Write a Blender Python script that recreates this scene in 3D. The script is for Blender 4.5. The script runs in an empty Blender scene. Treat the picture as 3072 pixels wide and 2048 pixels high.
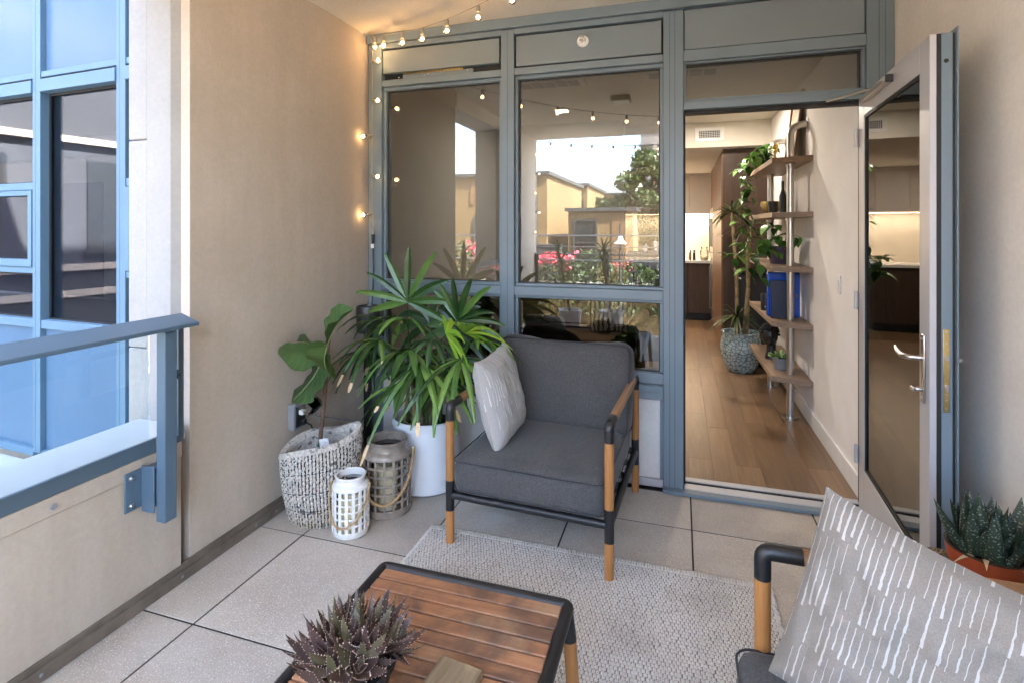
import bpy, bmesh, math, random
import numpy as np
from mathutils import Vector, Matrix, Quaternion, noise as mnoise
R = math.radians
random.seed(7)
scene = bpy.context.scene
C = scene.collection

# ------------------------------------------------------------------ camera
cam_d = bpy.data.cameras.new("camera")
cam = bpy.data.objects.new("camera", cam_d); C.objects.link(cam)
cam.location = (0, 0, 1.6)
cam.rotation_euler = (R(90), 0, R(17.44))
cam_d.sensor_width = 36; cam_d.lens = 18.80; cam_d.shift_y = -0.1104
cam_d.clip_start = 0.05; cam_d.clip_end = 2000
scene.camera = cam

# ------------------------------------------------------------------ sky, sun, exposure
SUN_EL, SUN_AZ = 54, 72           # sun stands behind the building (+Y), azimuth turned towards +X
world = bpy.data.worlds.new("World"); scene.world = world; world.use_nodes = True
wn = world.node_tree; wn.nodes.clear()
wo = wn.nodes.new("ShaderNodeOutputWorld"); wb = wn.nodes.new("ShaderNodeBackground")
sk = wn.nodes.new("ShaderNodeTexSky"); sk.sky_type = 'NISHITA'; sk.sun_disc = False
sk.sun_elevation = R(SUN_EL); sk.sun_rotation = R(SUN_AZ)
sk.air_density = 0.9; sk.dust_density = 4.0; sk.ozone_density = 0.5
wb.inputs[1].default_value = 0.13
wn.links.new(sk.outputs[0], wb.inputs[0]); wn.links.new(wb.outputs[0], wo.inputs[0])
sun_d = bpy.data.lights.new("sun", 'SUN'); sun_d.energy = 5.0; sun_d.angle = R(0.5); sun_d.color = (1, .95, .87)
sun = bpy.data.objects.new("sun", sun_d); C.objects.link(sun)
to_sun = Vector((math.sin(R(SUN_AZ)) * math.cos(R(SUN_EL)), math.cos(R(SUN_AZ)) * math.cos(R(SUN_EL)), math.sin(R(SUN_EL))))
sun.rotation_euler = to_sun.to_track_quat('Z', 'Y').to_euler(); sun.location = (0, 0, 30)
vs = scene.view_settings
scene.display_settings.display_device = 'sRGB'
vs.view_transform = 'Standard'; vs.look = 'None'; vs.gamma = 1; vs.use_curve_mapping = False
vs.exposure = 4.9
scene.cycles.use_denoising = True
scene.cycles.max_bounces = 10; scene.cycles.diffuse_bounces = 5; scene.cycles.glossy_bounces = 5
scene.cycles.transparent_max_bounces = 24
scene.cycles.caustics_reflective = False; scene.cycles.caustics_refractive = False
scene.cycles.sample_clamp_indirect = 6.0

# ------------------------------------------------------------------ mesh helpers
ROOT = {}
def orth(d):
    d = Vector(d).normalized()
    a = Vector((0, 0, 1)) if abs(d.z) < .9 else Vector((1, 0, 0))
    u = d.cross(a).normalized(); v = d.cross(u).normalized()
    return d, u, v

class MB:
    def __init__(self): self.v = []; self.f = []; self.uv = None
    def add(self, vs_, fs):
        o = len(self.v); self.v += [tuple(p) for p in vs_]; self.f += [tuple(i + o for i in f) for f in fs]; return self
    def box(self, x0, x1, y0, y1, z0, z1):
        return self.add([(x0,y0,z0),(x1,y0,z0),(x1,y1,z0),(x0,y1,z0),(x0,y0,z1),(x1,y0,z1),(x1,y1,z1),(x0,y1,z1)],
                        [(0,3,2,1),(4,5,6,7),(0,1,5,4),(1,2,6,5),(2,3,7,6),(3,0,4,7)])
    def obox(self, c, s, m=None):
        m = m or Matrix.Identity(3); c = Vector(c); hx, hy, hz = s[0]/2, s[1]/2, s[2]/2
        p = [c + m @ Vector(q) for q in ((-hx,-hy,-hz),(hx,-hy,-hz),(hx,hy,-hz),(-hx,hy,-hz),(-hx,-hy,hz),(hx,-hy,hz),(hx,hy,hz),(-hx,hy,hz))]
        return self.add(p, [(0,3,2,1),(4,5,6,7),(0,1,5,4),(1,2,6,5),(2,3,7,6),(3,0,4,7)])
    def tube(self, pts, r, n=10, caps=True, closed=False):
        pts = [Vector(p) for p in pts]; k = len(pts)
        rr = r if isinstance(r, (list, tuple)) else [r] * k
        vs_ = []; prev = None
        for i, p in enumerate(pts):
            a = pts[(i - 1) % k] if (i > 0 or closed) else p
            b = pts[(i + 1) % k] if (i < k - 1 or closed) else p
            d = (b - a).normalized() if (b - a).length > 1e-9 else Vector((0, 0, 1))
            if prev is None: _, u, v = orth(d)
            else:
                u = prev - d * prev.dot(d)
                if u.length < 1e-6: _, u, _ = orth(d)
                u.normalize(); v = d.cross(u)
            prev = u
            for j in range(n):
                t = 2 * math.pi * j / n; vs_.append(p + (u * math.cos(t) + v * math.sin(t)) * rr[i])
        fs = []
        for i in range(k if closed else k - 1):
            for j in range(n):
                a = i * n + j; b = i * n + (j + 1) % n; c_ = ((i + 1) % k) * n + (j + 1) % n; d_ = ((i + 1) % k) * n + j
                fs.append((a, b, c_, d_))
        if caps and not closed:
            fs.append(tuple(range(n - 1, -1, -1))); fs.append(tuple((k - 1) * n + j for j in range(n)))
        return self.add(vs_, fs)
    def cyl(self, p0, p1, r0, r1=None, n=16): return self.tube([p0, p1], [r0, r0 if r1 is None else r1], n)
    def lathe(self, prof, n=32, c=(0, 0, 0), shear=None):
        vs_ = []
        for (r, z) in prof:
            for j in range(n):
                t = 2 * math.pi * j / n; q = (c[0] + r * math.cos(t), c[1] + r * math.sin(t), c[2] + z)
                vs_.append(shear(q) if shear else q)
        fs = []
        for i in range(len(prof) - 1):
            for j in range(n):
                fs.append((i*n+j, i*n+(j+1) % n, (i+1)*n+(j+1) % n, (i+1)*n+j))
        if prof[0][0] > 1e-5: fs.append(tuple(range(n - 1, -1, -1)))
        if prof[-1][0] > 1e-5: fs.append(tuple((len(prof)-1)*n + j for j in range(n)))
        return self.add(vs_, fs)
    def sphere(self, c, r, nu=16, nv=10, s=(1, 1, 1)):
        prof = [(max(1e-6, math.sin(math.pi*i/nv)), -math.cos(math.pi*i/nv)) for i in range(nv+1)]
        o = len(self.v); self.lathe(prof, nu)
        for i in range(o, len(self.v)):
            p = self.v[i]; self.v[i] = (c[0]+p[0]*r*s[0], c[1]+p[1]*r*s[1], c[2]+p[2]*r*s[2])
        return self
    def prism(self, poly, z0, z1):
        n = len(poly)
        return self.add([(x, y, z0) for x, y in poly] + [(x, y, z1) for x, y in poly],
                        [tuple(range(n-1, -1, -1)), tuple(range(n, 2*n))] + [(i, (i+1) % n, n+(i+1) % n, n+i) for i in range(n)])
    def mesh(self, name, smooth=True, off=(0, 0, 0)):
        me = bpy.data.meshes.new(name)
        me.from_pydata([(p[0]-off[0], p[1]-off[1], p[2]-off[2]) for p in self.v], [], self.f); me.validate()
        if self.uv:
            l = me.uv_layers.new(name="UVMap")
            for lp in me.loops: l.data[lp.index].uv = self.uv[lp.vertex_index]
        if smooth:
            me.polygons.foreach_set("use_smooth", [True] * len(me.polygons))
            me.set_sharp_from_angle(angle=R(38))
        return me
    def build(self, name, m, parent=None, smooth=True, bevel=0, local=False, segs=2):
        off = ROOT.get(parent.name, (0, 0, 0)) if (parent is not None and not local) else (0, 0, 0)
        me = self.mesh(name, smooth, off)
        if m: me.materials.append(m)
        o = bpy.data.objects.new(name, me); C.objects.link(o)
        if parent is not None:
            o.parent = parent; ROOT[o.name] = ROOT.get(parent.name, (0, 0, 0))
        if bevel:
            b = o.modifiers.new("bevel", 'BEVEL'); b.width = bevel; b.segments = segs; b.limit_method = 'ANGLE'
        return o

def tag(o, label=None, cat=None, group=None, kind=None):
    if label: o["label"] = label
    if cat: o["category"] = cat
    if group: o["group"] = group
    if kind: o["kind"] = kind
    return o
def thing(name, loc, label, cat, group=None, rz=0):
    o = bpy.data.objects.new(name, None); C.objects.link(o); o.location = loc; o.rotation_euler = (0, 0, rz)
    o.empty_display_size = .1
    ROOT[o.name] = tuple(loc); return tag(o, label, cat, group)
def struct(o): o["kind"] = "structure"; return o
def inst(me, name, parent, mat_, m=None):
    """one more object on shared mesh data, placed by matrix m (local to parent)"""
    o = bpy.data.objects.new(name, me); C.objects.link(o); o.parent = parent
    o.matrix_local = mat_
    ROOT[o.name] = ROOT.get(parent.name, (0, 0, 0)) if parent else (0, 0, 0)
    if m and not me.materials: me.materials.append(m)
    return o
def Bx(name, m, parent, x0, x1, y0, y1, z0, z1, bevel=0.003):
    return MB().box(x0, x1, y0, y1, z0, z1).build(name, m, parent, smooth=bool(bevel), bevel=bevel)
def arc(c, a0, a1, r, n, u, v):
    c = Vector(c); u = Vector(u); v = Vector(v)
    return [c + (u*math.cos(a0+(a1-a0)*i/n) + v*math.sin(a0+(a1-a0)*i/n))*r for i in range(n+1)]

# ------------------------------------------------------------------ material helpers
def nmat(name):
    m = bpy.data.materials.new(name); m.use_nodes = True
    nt = m.node_tree; b = nt.nodes["Principled BSDF"]; return m, nt, b
def nd(nt, t, **kw):
    n = nt.nodes.new(t)
    for k, v in kw.items():
        if k.startswith("i_"):
            key = k[2:]; n.inputs[int(key) if key.isdigit() else key].default_value = v
        else: setattr(n, k, v)
    return n
def ramp(nt, src, stops):
    r = nd(nt, "ShaderNodeValToRGB"); e = r.color_ramp.elements
    while len(e) < len(stops): e.new(.5)
    for i, (p, c_) in enumerate(stops):
        e[i].position = p; e[i].color = (*c_, 1) if len(c_) == 3 else c_
    nt.links.new(src, r.inputs[0]); return r.outputs[0]
def objco(nt, scale=(1, 1, 1), coord="Object"):
    t = nd(nt, "ShaderNodeTexCoord"); mp = nd(nt, "ShaderNodeMapping"); mp.inputs["Scale"].default_value = scale
    nt.links.new(t.outputs[coord], mp.inputs[0]); return mp.outputs[0]
def noise(nt, co, scale, detail=4, rough=.55, dist=0):
    n = nd(nt, "ShaderNodeTexNoise"); n.inputs["Scale"].default_value = scale; n.inputs["Detail"].default_value = detail
    n.inputs["Roughness"].default_value = rough; n.inputs["Distortion"].default_value = dist
    nt.links.new(co, n.inputs["Vector"]); return n.outputs[0]
def mixc(nt, f, a, b, mode='MIX'):
    n = nd(nt, "ShaderNodeMix"); n.data_type = 'RGBA'; n.blend_type = mode
    for k, s in ((0, f), (6, a), (7, b)):
        if isinstance(s, (int, float)): n.inputs[k].default_value = s
        elif isinstance(s, (tuple, list)): n.inputs[k].default_value = (*s, 1) if len(s) == 3 else s
        else: nt.links.new(s, n.inputs[k])
    return n.outputs[2]
def mth(nt, op, a, b=0.0, c_=0.0):
    n = nd(nt, "ShaderNodeMath"); n.operation = op
    for k, s in enumerate((a, b, c_)):
        if isinstance(s, (int, float)): n.inputs[k].default_value = s
        else: nt.links.new(s, n.inputs[k])
    return n.outputs[0]
def bump(nt, b, h, strength=.3, dist=.01):
    n = nd(nt, "ShaderNodeBump"); n.inputs["Strength"].default_value = strength; n.inputs["Distance"].default_value = dist
    nt.links.new(h, n.inputs["Height"]); nt.links.new(n.outputs[0], b.inputs["Normal"])
def rand_shade(nt, col, lo=.85, hi=1.15):
    oi = nd(nt, "ShaderNodeObjectInfo"); mr = nd(nt, "ShaderNodeMapRange"); mr.inputs[3].default_value = lo; mr.inputs[4].default_value = hi
    nt.links.new(oi.outputs["Random"], mr.inputs[0])
    cb = nd(nt, "ShaderNodeCombineColor")
    for k in range(3): nt.links.new(mr.outputs[0], cb.inputs[k])
    return mixc(nt, 1.0, col, cb.outputs[0], 'MULTIPLY')
def plain(name, col, rough=.5, metal=0, var=.12, vs_=6, bs=None, bstr=.15, bd=.004, spec=None, coat=0, rnd=0):
    m, nt, b = nmat(name); co = objco(nt)
    n = noise(nt, co, vs_, 5)
    dk = tuple(max(0, x*(1-var)) for x in col); lt = tuple(x*(1+var) for x in col)
    cc = ramp(nt, n, [(.3, dk), (.7, lt)])
    if rnd: cc = rand_shade(nt, cc, 1-rnd, 1+rnd)
    nt.links.new(cc, b.inputs["Base Color"])
    b.inputs["Roughness"].default_value = rough; b.inputs["Metallic"].default_value = metal
    if spec is not None: b.inputs["Specular IOR Level"].default_value = spec
    if coat: b.inputs["Coat Weight"].default_value = coat
    rn = noise(nt, co, vs_*2.3, 3)
    mr = nd(nt, "ShaderNodeMapRange"); mr.inputs[3].default_value = max(0, rough-.03); mr.inputs[4].default_value = min(1, rough+.03)
    nt.links.new(rn, mr.inputs[0]); nt.links.new(mr.outputs[0], b.inputs["Roughness"])
    if bs: bump(nt, b, noise(nt, co, bs, 4), bstr, bd)
    return m
def stucco(name, col, stain=(.8, .74, .66), fine=220, bs=.25, stain_amt=.35):
    m, nt, b = nmat(name); co = objco(nt)
    big = noise(nt, co, 1.3, 6, .6, .4); streak = noise(nt, objco(nt, (7, 7, .7)), 1.2, 5, .6)
    f = mth(nt, 'MULTIPLY', big, streak); f = ramp(nt, f, [(.22, (1, 1, 1)), (.42, (0, 0, 0))])
    f = mth(nt, 'MULTIPLY', f, stain_amt)
    c1 = ramp(nt, noise(nt, co, 3.5, 6), [(.3, tuple(x*.94 for x in col)), (.7, tuple(min(1, x*1.05) for x in col))])
    cc = mixc(nt, f, c1, tuple(a*b_ for a, b_ in zip(col, stain)))
    dots = noise(nt, co, 60, 3, .6); df = ramp(nt, dots, [(.725, (0, 0, 0)), (.76, (1, 1, 1))])
    cc = mixc(nt, mth(nt, 'MULTIPLY', df, .3), cc, tuple(x*.5 for x in col))
    cc = mixc(nt, 1.0, cc, ramp(nt, noise(nt, co, 42, 6, .75), [(.3, (.88, .88, .88)), (.7, (1, 1, 1))]), 'MULTIPLY')
    nt.links.new(cc, b.inputs["Base Color"]); b.inputs["Roughness"].default_value = .85
    h = mth(nt, 'ADD', noise(nt, co, fine*.6, 4, .7), mth(nt, 'MULTIPLY', noise(nt, co, 9, 4), 1.5))
    bump(nt, b, h, bs, .003); return m
def wood(name, c1, c2, axis=2, grain=1.0, rough=.5, blot=None, rnd=.18, dark=None):
    m, nt, b = nmat(name); s = [22*grain]*3; s[axis] = 1.4*grain
    t = nd(nt, "ShaderNodeTexCoord"); oi = nd(nt, "ShaderNodeObjectInfo")
    ad = nd(nt, "ShaderNodeVectorMath"); ad.operation = 'ADD'
    sc_ = nd(nt, "ShaderNodeVectorMath"); sc_.operation = 'SCALE'; sc_.inputs[3].default_value = 13.0
    cb = nd(nt, "ShaderNodeCombineXYZ")
    for k in range(3): nt.links.new(oi.outputs["Random"], cb.inputs[k])
    nt.links.new(cb.outputs[0], sc_.inputs[0]); nt.links.new(t.outputs["Object"], ad.inputs[0]); nt.links.new(sc_.outputs[0], ad.inputs[1])
    mp = nd(nt, "ShaderNodeMapping"); mp.inputs["Scale"].default_value = s; nt.links.new(ad.outputs[0], mp.inputs[0])
    g = noise(nt, mp.outputs[0], 1.6, 8, .62, .8)
    cc = ramp(nt, g, [(.28, c1), (.55, tuple((a+b_)/2 for a, b_ in zip(c1, c2))), (.75, c2)])
    fine = noise(nt, mp.outputs[0], 9, 4, .6)
    cc = mixc(nt, mth(nt, 'MULTIPLY', ramp(nt, fine, [(.55, (0, 0, 0)), (.7, (1, 1, 1))]), .3), cc, tuple(x*.55 for x in c1))
    if blot:
        bl = noise(nt, ad.outputs[0], blot[0], 6, .62, .5)
        bf = ramp(nt, bl, [(blot[1], (0, 0, 0)), (blot[1]+.16, (1, 1, 1))])
        cc = mixc(nt, mth(nt, 'MULTIPLY', bf, blot[3]), cc, blot[2])
        b2 = noise(nt, ad.outputs[0], blot[0]*.6, 5, .6)
        cc = mixc(nt, mth(nt, 'MULTIPLY', ramp(nt, b2, [(.55, (0, 0, 0)), (.7, (1, 1, 1))]), .4), cc, dark or tuple(min(1, x*1.5) for x in c2))
    cc = rand_shade(nt, cc, 1-rnd, 1+rnd)
    nt.links.new(cc, b.inputs["Base Color"]); b.inputs["Roughness"].default_value = rough
    bump(nt, b, mth(nt, 'ADD', g, mth(nt, 'MULTIPLY', fine, .5)), .25, .002); return m
def fabric(name, col, rough=.95, weave=900):
    m, nt, b = nmat(name); co = objco(nt)
    n1 = noise(nt, co, 130, 4, .75); n2 = noise(nt, co, 5, 4)
    cc = ramp(nt, n1, [(.32, tuple(x*.6 for x in col)), (.68, tuple(x*1.5 for x in col))])
    cc = mixc(nt, .25, cc, ramp(nt, n2, [(.3, tuple(x*.7 for x in col)), (.7, tuple(x*1.4 for x in col))]))
    lint = ramp(nt, noise(nt, co, 70, 1, .4), [(.80, (0, 0, 0)), (.82, (1, 1, 1))])
    cc = mixc(nt, mth(nt, 'MULTIPLY', lint, .35), cc, (.5, .5, .5))
    nt.links.new(cc, b.inputs["Base Color"]); b.inputs["Roughness"].default_value = rough
    b.inputs["Sheen Weight"].default_value = .15; b.inputs["Specular IOR Level"].default_value = .2
    w = mth(nt, 'ADD', noise(nt, co, weave*.35, 2, .6), mth(nt, 'MULTIPLY', noise(nt, objco(nt, (1.6, .7, 1)), 16, 5, .6, .6), 5.0)); bump(nt, b, w, .42, .0022); return m
def glassm(name, tint=(.9, .93, .9), ior=1.55, boost=1.0, base=0.0, rough=0.0, refl=(1, 1, 1)):
    """architectural sheet glass: clear transmission plus a mirror coat by Fresnel"""
    m = bpy.data.materials.new(name); m.use_nodes = True; nt = m.node_tree; nt.nodes.clear()
    o = nd(nt, "ShaderNodeOutputMaterial"); tr = nd(nt, "ShaderNodeBsdfTransparent"); gl = nd(nt, "ShaderNodeBsdfGlossy")
    tr.inputs[0].default_value = (*tint, 1); gl.inputs["Roughness"].default_value = rough; gl.inputs["Color"].default_value = (*refl, 1)
    fr = nd(nt, "ShaderNodeFresnel"); fr.inputs[0].default_value = ior
    f = mth(nt, 'ADD', mth(nt, 'MULTIPLY', fr.outputs[0], boost), base); f = mth(nt, 'MINIMUM', f, 1.0)
    wv = noise(nt, objco(nt, (1, 1, 1)), 1.1, 2, .4)
    bp = nd(nt, "ShaderNodeBump"); bp.inputs["Strength"].default_value = .02; bp.inputs["Distance"].default_value = .02
    nt.links.new(wv, bp.inputs["Height"]); nt.links.new(bp.outputs[0], gl.inputs["Normal"])
    mx = nd(nt, "ShaderNodeMixShader"); nt.links.new(f, mx.inputs[0]); nt.links.new(tr.outputs[0], mx.inputs[1]); nt.links.new(gl.outputs[0], mx.inputs[2])
    nt.links.new(mx.outputs[0], o.inputs[0]); return m
def emis(name, col, strength):
    m, nt, b = nmat(name); b.inputs["Emission Color"].default_value = (*col, 1); b.inputs["Emission Strength"].default_value = strength
    n = noise(nt, objco(nt), 20); nt.links.new(ramp(nt, n, [(.4, col), (.6, tuple(min(1, x*1.1) for x in col))]), b.inputs["Base Color"]); return m
def leafm(name, cols, rough=.38, rnd=.35, vein=True, transl=.18):
    m, nt, b = nmat(name); co = objco(nt)
    n = noise(nt, co, 9, 4); oi = nd(nt, "ShaderNodeObjectInfo")
    f = mth(nt, 'ADD', mth(nt, 'MULTIPLY', n, .5), mth(nt, 'MULTIPLY', oi.outputs["Random"], .5))
    k = len(cols); cc = ramp(nt, f, [(.25 + .5*i/(k-1), c_) for i, c_ in enumerate(cols)])
    cc = rand_shade(nt, cc, 1-rnd, 1+rnd)
    nt.links.new(cc, b.inputs["Base Color"]); b.inputs["Roughness"].default_value = rough
    bump(nt, b, noise(nt, co, 60, 3), .15, .002)
    t = nd(nt, "ShaderNodeBsdfTranslucent"); nt.links.new(cc, t.inputs[0])
    mx = nd(nt, "ShaderNodeMixShader"); mx.inputs[0].default_value = transl
    out = nt.nodes["Material Output"]
    nt.links.new(b.outputs[0], mx.inputs[1]); nt.links.new(t.outputs[0], mx.inputs[2]); nt.links.new(mx.outputs[0], out.inputs[0])
    return m

M = {}
M['stucco'] = stucco('tan_stucco', (.52, .455, .385))
M['parapet'] = stucco('parapet_stucco', (.49, .43, .362), stain_amt=.5)
M['white_stucco'] = stucco('white_stucco', (.33, .325, .315), stain_amt=.1)
M['rough_stucco'] = stucco('rough_stucco', (.34, .335, .325), fine=140, bs=.9, stain_amt=.15)
M['ceil'] = stucco('ceiling_paint', (.76, .70, .61), stain_amt=.1, bs=.1)
M['rwall'] = stucco('side_wall_paint', (.82, .765, .69), stain_amt=.12, bs=.15)
M['white_wall'] = stucco('white_wall_paint', (.72, .70, .67), stain_amt=.1, bs=.1)
M['int_wall'] = plain('interior_wall_paint', (.80, .77, .74), .8, var=.03)
M['int_ceil'] = plain('interior_ceiling_paint', (.72, .68, .60), .85, var=.03)
M['blue'] = plain('blue_painted_aluminium', (.165, .215, .25), .38, var=.05, vs_=3)
M['dark_blue'] = plain('slate_blue_painted_steel', (.075, .115, .15), .3, var=.08, vs_=4)
M['grey_panel'] = plain('grey_painted_panel', (.18, .22, .245), .5, var=.05, vs_=2)
M['rail_blue'] = plain('deep_blue_painted_steel', (.080, .130, .180), .40, var=.03, vs_=2)
M['gasket'] = plain('black_gasket', (.012, .012, .012), .6)
M['cap'] = plain('white_coated_metal_cap', (.46, .475, .485), .35, var=.03, vs_=3)
M['base_metal'] = plain('brown_grey_base_trim', (.14, .115, .09), .5, var=.35, vs_=7, bs=30)
M['steel'] = plain('brushed_steel', (.55, .53, .50), .3, 1, var=.03, vs_=1.5)
M['chrome'] = plain('satin_chrome', (.62, .61, .60), .22, 1, var=.04)
M['silver'] = plain('anodised_aluminium', (.50, .49, .50), .42, .25, var=.04, vs_=4)
M['brass'] = plain('zinc_yellow_brass', (.55, .42, .18), .35, 1, var=.2, vs_=15)
M['black'] = plain('black_powder_coat', (.014, .014, .015), .42, var=.2, vs_=12)
M['black_soft'] = plain('black_plastic', (.011, .011, .012), .5, var=.2)
M['glass'] = glassm('window_glass', (.46, .465, .45), 1.75, 1.0, .03)
M['door_glass'] = glassm('door_glass', (.36, .35, .32), 1.5, .9, .0)
M['rail_glass'] = glassm('rail_glass', (.92, .96, .96), 1.45, .35, .0)
M['clear'] = glassm('clear_glass', (.93, .95, .94), 1.45, 1.0, .02)
M['teak'] = wood('oiled_teak', (.30, .125, .035), (.52, .25, .085), 2, 1.0, .42)
M['teak_x'] = wood('oiled_teak_arm', (.26, .125, .05), (.50, .28, .13), 1, 1.0, .42)
M['slat'] = wood('weathered_teak_slat', (.25, .105, .050), (.47, .235, .115), 0, .9, .62, blot=(5.0, .465, (.065, .045, .036), .7), rnd=.12, dark=(.50, .36, .22))
M['block'] = wood('old_wood_block', (.16, .11, .06), (.42, .31, .18), 1, 1.3, .7, blot=(14, .54, (.05, .035, .025), .8))
M['oak'] = wood('oak_floor', (.145, .082, .043), (.25, .155, .082), 1, .8, .32, rnd=.2)
M['walnut'] = wood('dark_walnut_veneer', (.035, .019, .012), (.085, .045, .028), 2, .7, .4, rnd=.05)
M['walnut2'] = wood('brown_walnut_veneer', (.12, .055, .025), (.22, .11, .05), 2, .7, .4, rnd=.05)
M['shelf'] = wood('oak_shelf_board', (.20, .13, .085), (.34, .235, .155), 1, .9, .5, rnd=.08)
M['charcoal'] = fabric('charcoal_fabric', (.070, .068, .067))
M['piping'] = fabric('charcoal_piping', (.035, .036, .04))
M['brown_sofa'] = fabric('brown_sofa_fabric', (.14, .09, .055))
M['rope'] = plain('jute_rope', (.42, .27, .13), .9, var=.25, vs_=40, bs=120, bstr=.5)
M['wicker'] = plain('grey_brown_wicker', (.19, .14, .095), .75, var=.4, vs_=25, bs=80, bstr=.4)
M['terracotta'] = plain('orange_plastic_pot', (.40, .075, .025), .45, var=.1)
M['soil'] = plain('potting_soil', (.03, .02, .014), .95, var=.5, vs_=60, bs=90, bstr=1, bd=.01)
M['white_pot'] = plain('white_glazed_pot', (.72, .73, .75), .4, var=.03)
M['white_ceramic'] = plain('white_ceramic', (.78, .76, .72), .22, var=.05, coat=.4)
M['taupe_ceramic'] = plain('taupe_ceramic', (.25, .205, .165), .28, var=.3, vs_=25, coat=.4)
M['wax'] = plain('candle_wax', (.78, .68, .44), .6, var=.08)
M['white_plastic'] = plain('white_plastic', (.75, .74, .72), .4, var=.03)
M['grey_plastic'] = plain('grey_plastic_box', (.22, .23, .25), .45, var=.08)
M['bark'] = plain('brown_bark', (.11, .065, .042), .9, var=.4, vs_=30, bs=60, bstr=.8)
M['cane'] = plain('palm_cane', (.20, .145, .075), .8, var=.45, vs_=24, bs=50, bstr=.5)
M['dried'] = plain('dried_leaf', (.62, .45, .27), .8, var=.25, vs_=30)
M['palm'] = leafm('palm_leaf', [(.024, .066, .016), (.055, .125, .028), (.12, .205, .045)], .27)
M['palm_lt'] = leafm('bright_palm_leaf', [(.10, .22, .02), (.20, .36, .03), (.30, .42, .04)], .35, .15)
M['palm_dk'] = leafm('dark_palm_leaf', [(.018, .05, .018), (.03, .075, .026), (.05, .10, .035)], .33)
M['fig'] = leafm('fig_leaf', [(.04, .09, .022), (.075, .14, .035), (.12, .17, .06)], .42, .15)
M['pothos'] = leafm('pothos_leaf', [(.03, .10, .015), (.06, .16, .025), (.13, .26, .05)], .35)
M['drac'] = leafm('dracaena_leaf', [(.02, .04, .01), (.04, .075, .02), (.09, .09, .03)], .4)
M['aloe'] = leafm('purple_aloe_leaf', [(.060, .034, .030), (.095, .055, .045), (.075, .07, .03)], .45, .25, transl=.05)
M['spine'] = plain('aloe_spine', (.62, .46, .38), .6)
M['haw'] = leafm('dark_haworthia_leaf', [(.012, .024, .012), (.02, .036, .018), (.03, .05, .026)], .5, .2, transl=.03)
# ------------------------------------------------------------------ special surface materials
def paver_mat():
    m, nt, b = nmat('concrete_paver'); co = objco(nt)
    t = nd(nt, "ShaderNodeNewGeometry")
    co = t.outputs["Position"]
    c1 = ramp(nt, noise(nt, co, 2.2, 6, .6), [(.3, (.41, .35, .285)), (.55, (.51, .45, .38)), (.75, (.57, .52, .455))])
    wet = ramp(nt, noise(nt, co, 1.1, 5, .6, .6), [(.56, (0, 0, 0)), (.68, (1, 1, 1))])
    c1 = mixc(nt, mth(nt, 'MULTIPLY', wet, .45), c1, (.33, .27, .22))
    sp = noise(nt, co, 190, 3, .6)
    cc = mixc(nt, ramp(nt, sp, [(.58, (0, 0, 0)), (.64, (1, 1, 1))]), c1, (.78, .75, .70))
    cc = mixc(nt, mth(nt, 'MULTIPLY', ramp(nt, noise(nt, co, 150, 3, .6), [(.32, (1, 1, 1)), (.37, (0, 0, 0))]), .6), cc, (.15, .125, .105))
    cc = rand_shade(nt, cc, .86, 1.08)
    nt.links.new(cc, b.inputs["Base Color"]); b.inputs["Roughness"].default_value = .8
    bump(nt, b, sp, .35, .003); return m
M['paver'] = paver_mat()
M['sub'] = plain('dark_subfloor', (.05, .042, .034), .95)

# ------------------------------------------------------------------ balcony floor, walls, ceiling
F = 3.41
floor = struct(Bx('balcony_floor', M['sub'], None, -2.5, 1.4, -1.35, 3.40, -.30, -.0045, 0))
xs = [-2.175, -1.8825, -1.235, -.5875, .06, .7075, 1.118]
ys = [3.385, 3.0, 2.34, 1.68, 1.02, .36, -.30, -.96, -1.30]
for i in range(len(xs)-1):
    for j in range(len(ys)-1):
        g = .0042; dz = random.uniform(-.0015, .0015)
        MB().box(xs[i]+g, xs[i+1]-g, ys[j+1]+g, ys[j]-g, -.0040, dz).build('paver', M['paver'], floor, bevel=.0018)

wall_l = struct(MB().prism([(-2.18, 3.60), (-2.18, 1.93), (-2.182, 1.928), (-2.235, 1.928), (-2.235, 3.60)][::-1], -.04, 3.0).build('wall_left', M['stucco'], None, bevel=.004))
pier = struct(MB().prism([(-2.2352, 1.93), (-2.262, 1.897), (-2.41, 1.897), (-2.41, 3.6), (-2.2352, 3.6)][::-1], -.04, 3.2).build('end_pier', M['white_stucco'], None, bevel=.003))
for z0, z1 in ((-.04, 1.028), (1.032, 2.018), (2.022, 3.2)):
    MB().box(-2.53, -2.4105, 1.90, 2.5, z0, z1).build('stucco_block', M['rough_stucco'], pier, bevel=.006)
wall_f = struct(Bx('wall_front_left', M['rwall'], None, -2.5, -2.18, -1.3, .56, -.04, 3.0, .004))
struct(Bx('opening_header', M['rwall'], None, -2.5, -2.181, .5602, 1.896, 2.83, 2.998, .004))
wall_r = struct(Bx('wall_right', M['rwall'], None, 1.12, 1.45, -1.3, 3.56, -.3, 3.0, 0))
ceil = struct(Bx('balcony_ceiling', M['ceil'], None, -2.5, 1.45, -1.3, 3.55, 3.001, 3.2, 0))
par = struct(Bx('side_parapet', M['parapet'], None, -2.43, -2.165, .5602, 1.872, -.30, .637, .004))
Bx('upper_band', M['parapet'], par, -2.1655, -2.157, .5602, 1.868, .566, .6365, .003)
MB().cyl((-2.166, 1.345, .553+.045), (-2.152, 1.345, .598), .011, n=16).build('plug', M['grey_plastic'], par)
cp = MB().box(-2.45, -2.166, .5602, 1.894, .638, .700).build('parapet_cap', M['cap'], par, bevel=.004)
MB().box(-2.1655, -2.150, .5602, 1.735, .640, .7015).build('flashing_lip', M['dark_blue'], par, bevel=.003)
bb = struct(MB().box(-2.1795, -2.158, -1.3, 3.40, .0005, .072).build('base_trim', M['base_metal'], None, bevel=.002))
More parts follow.
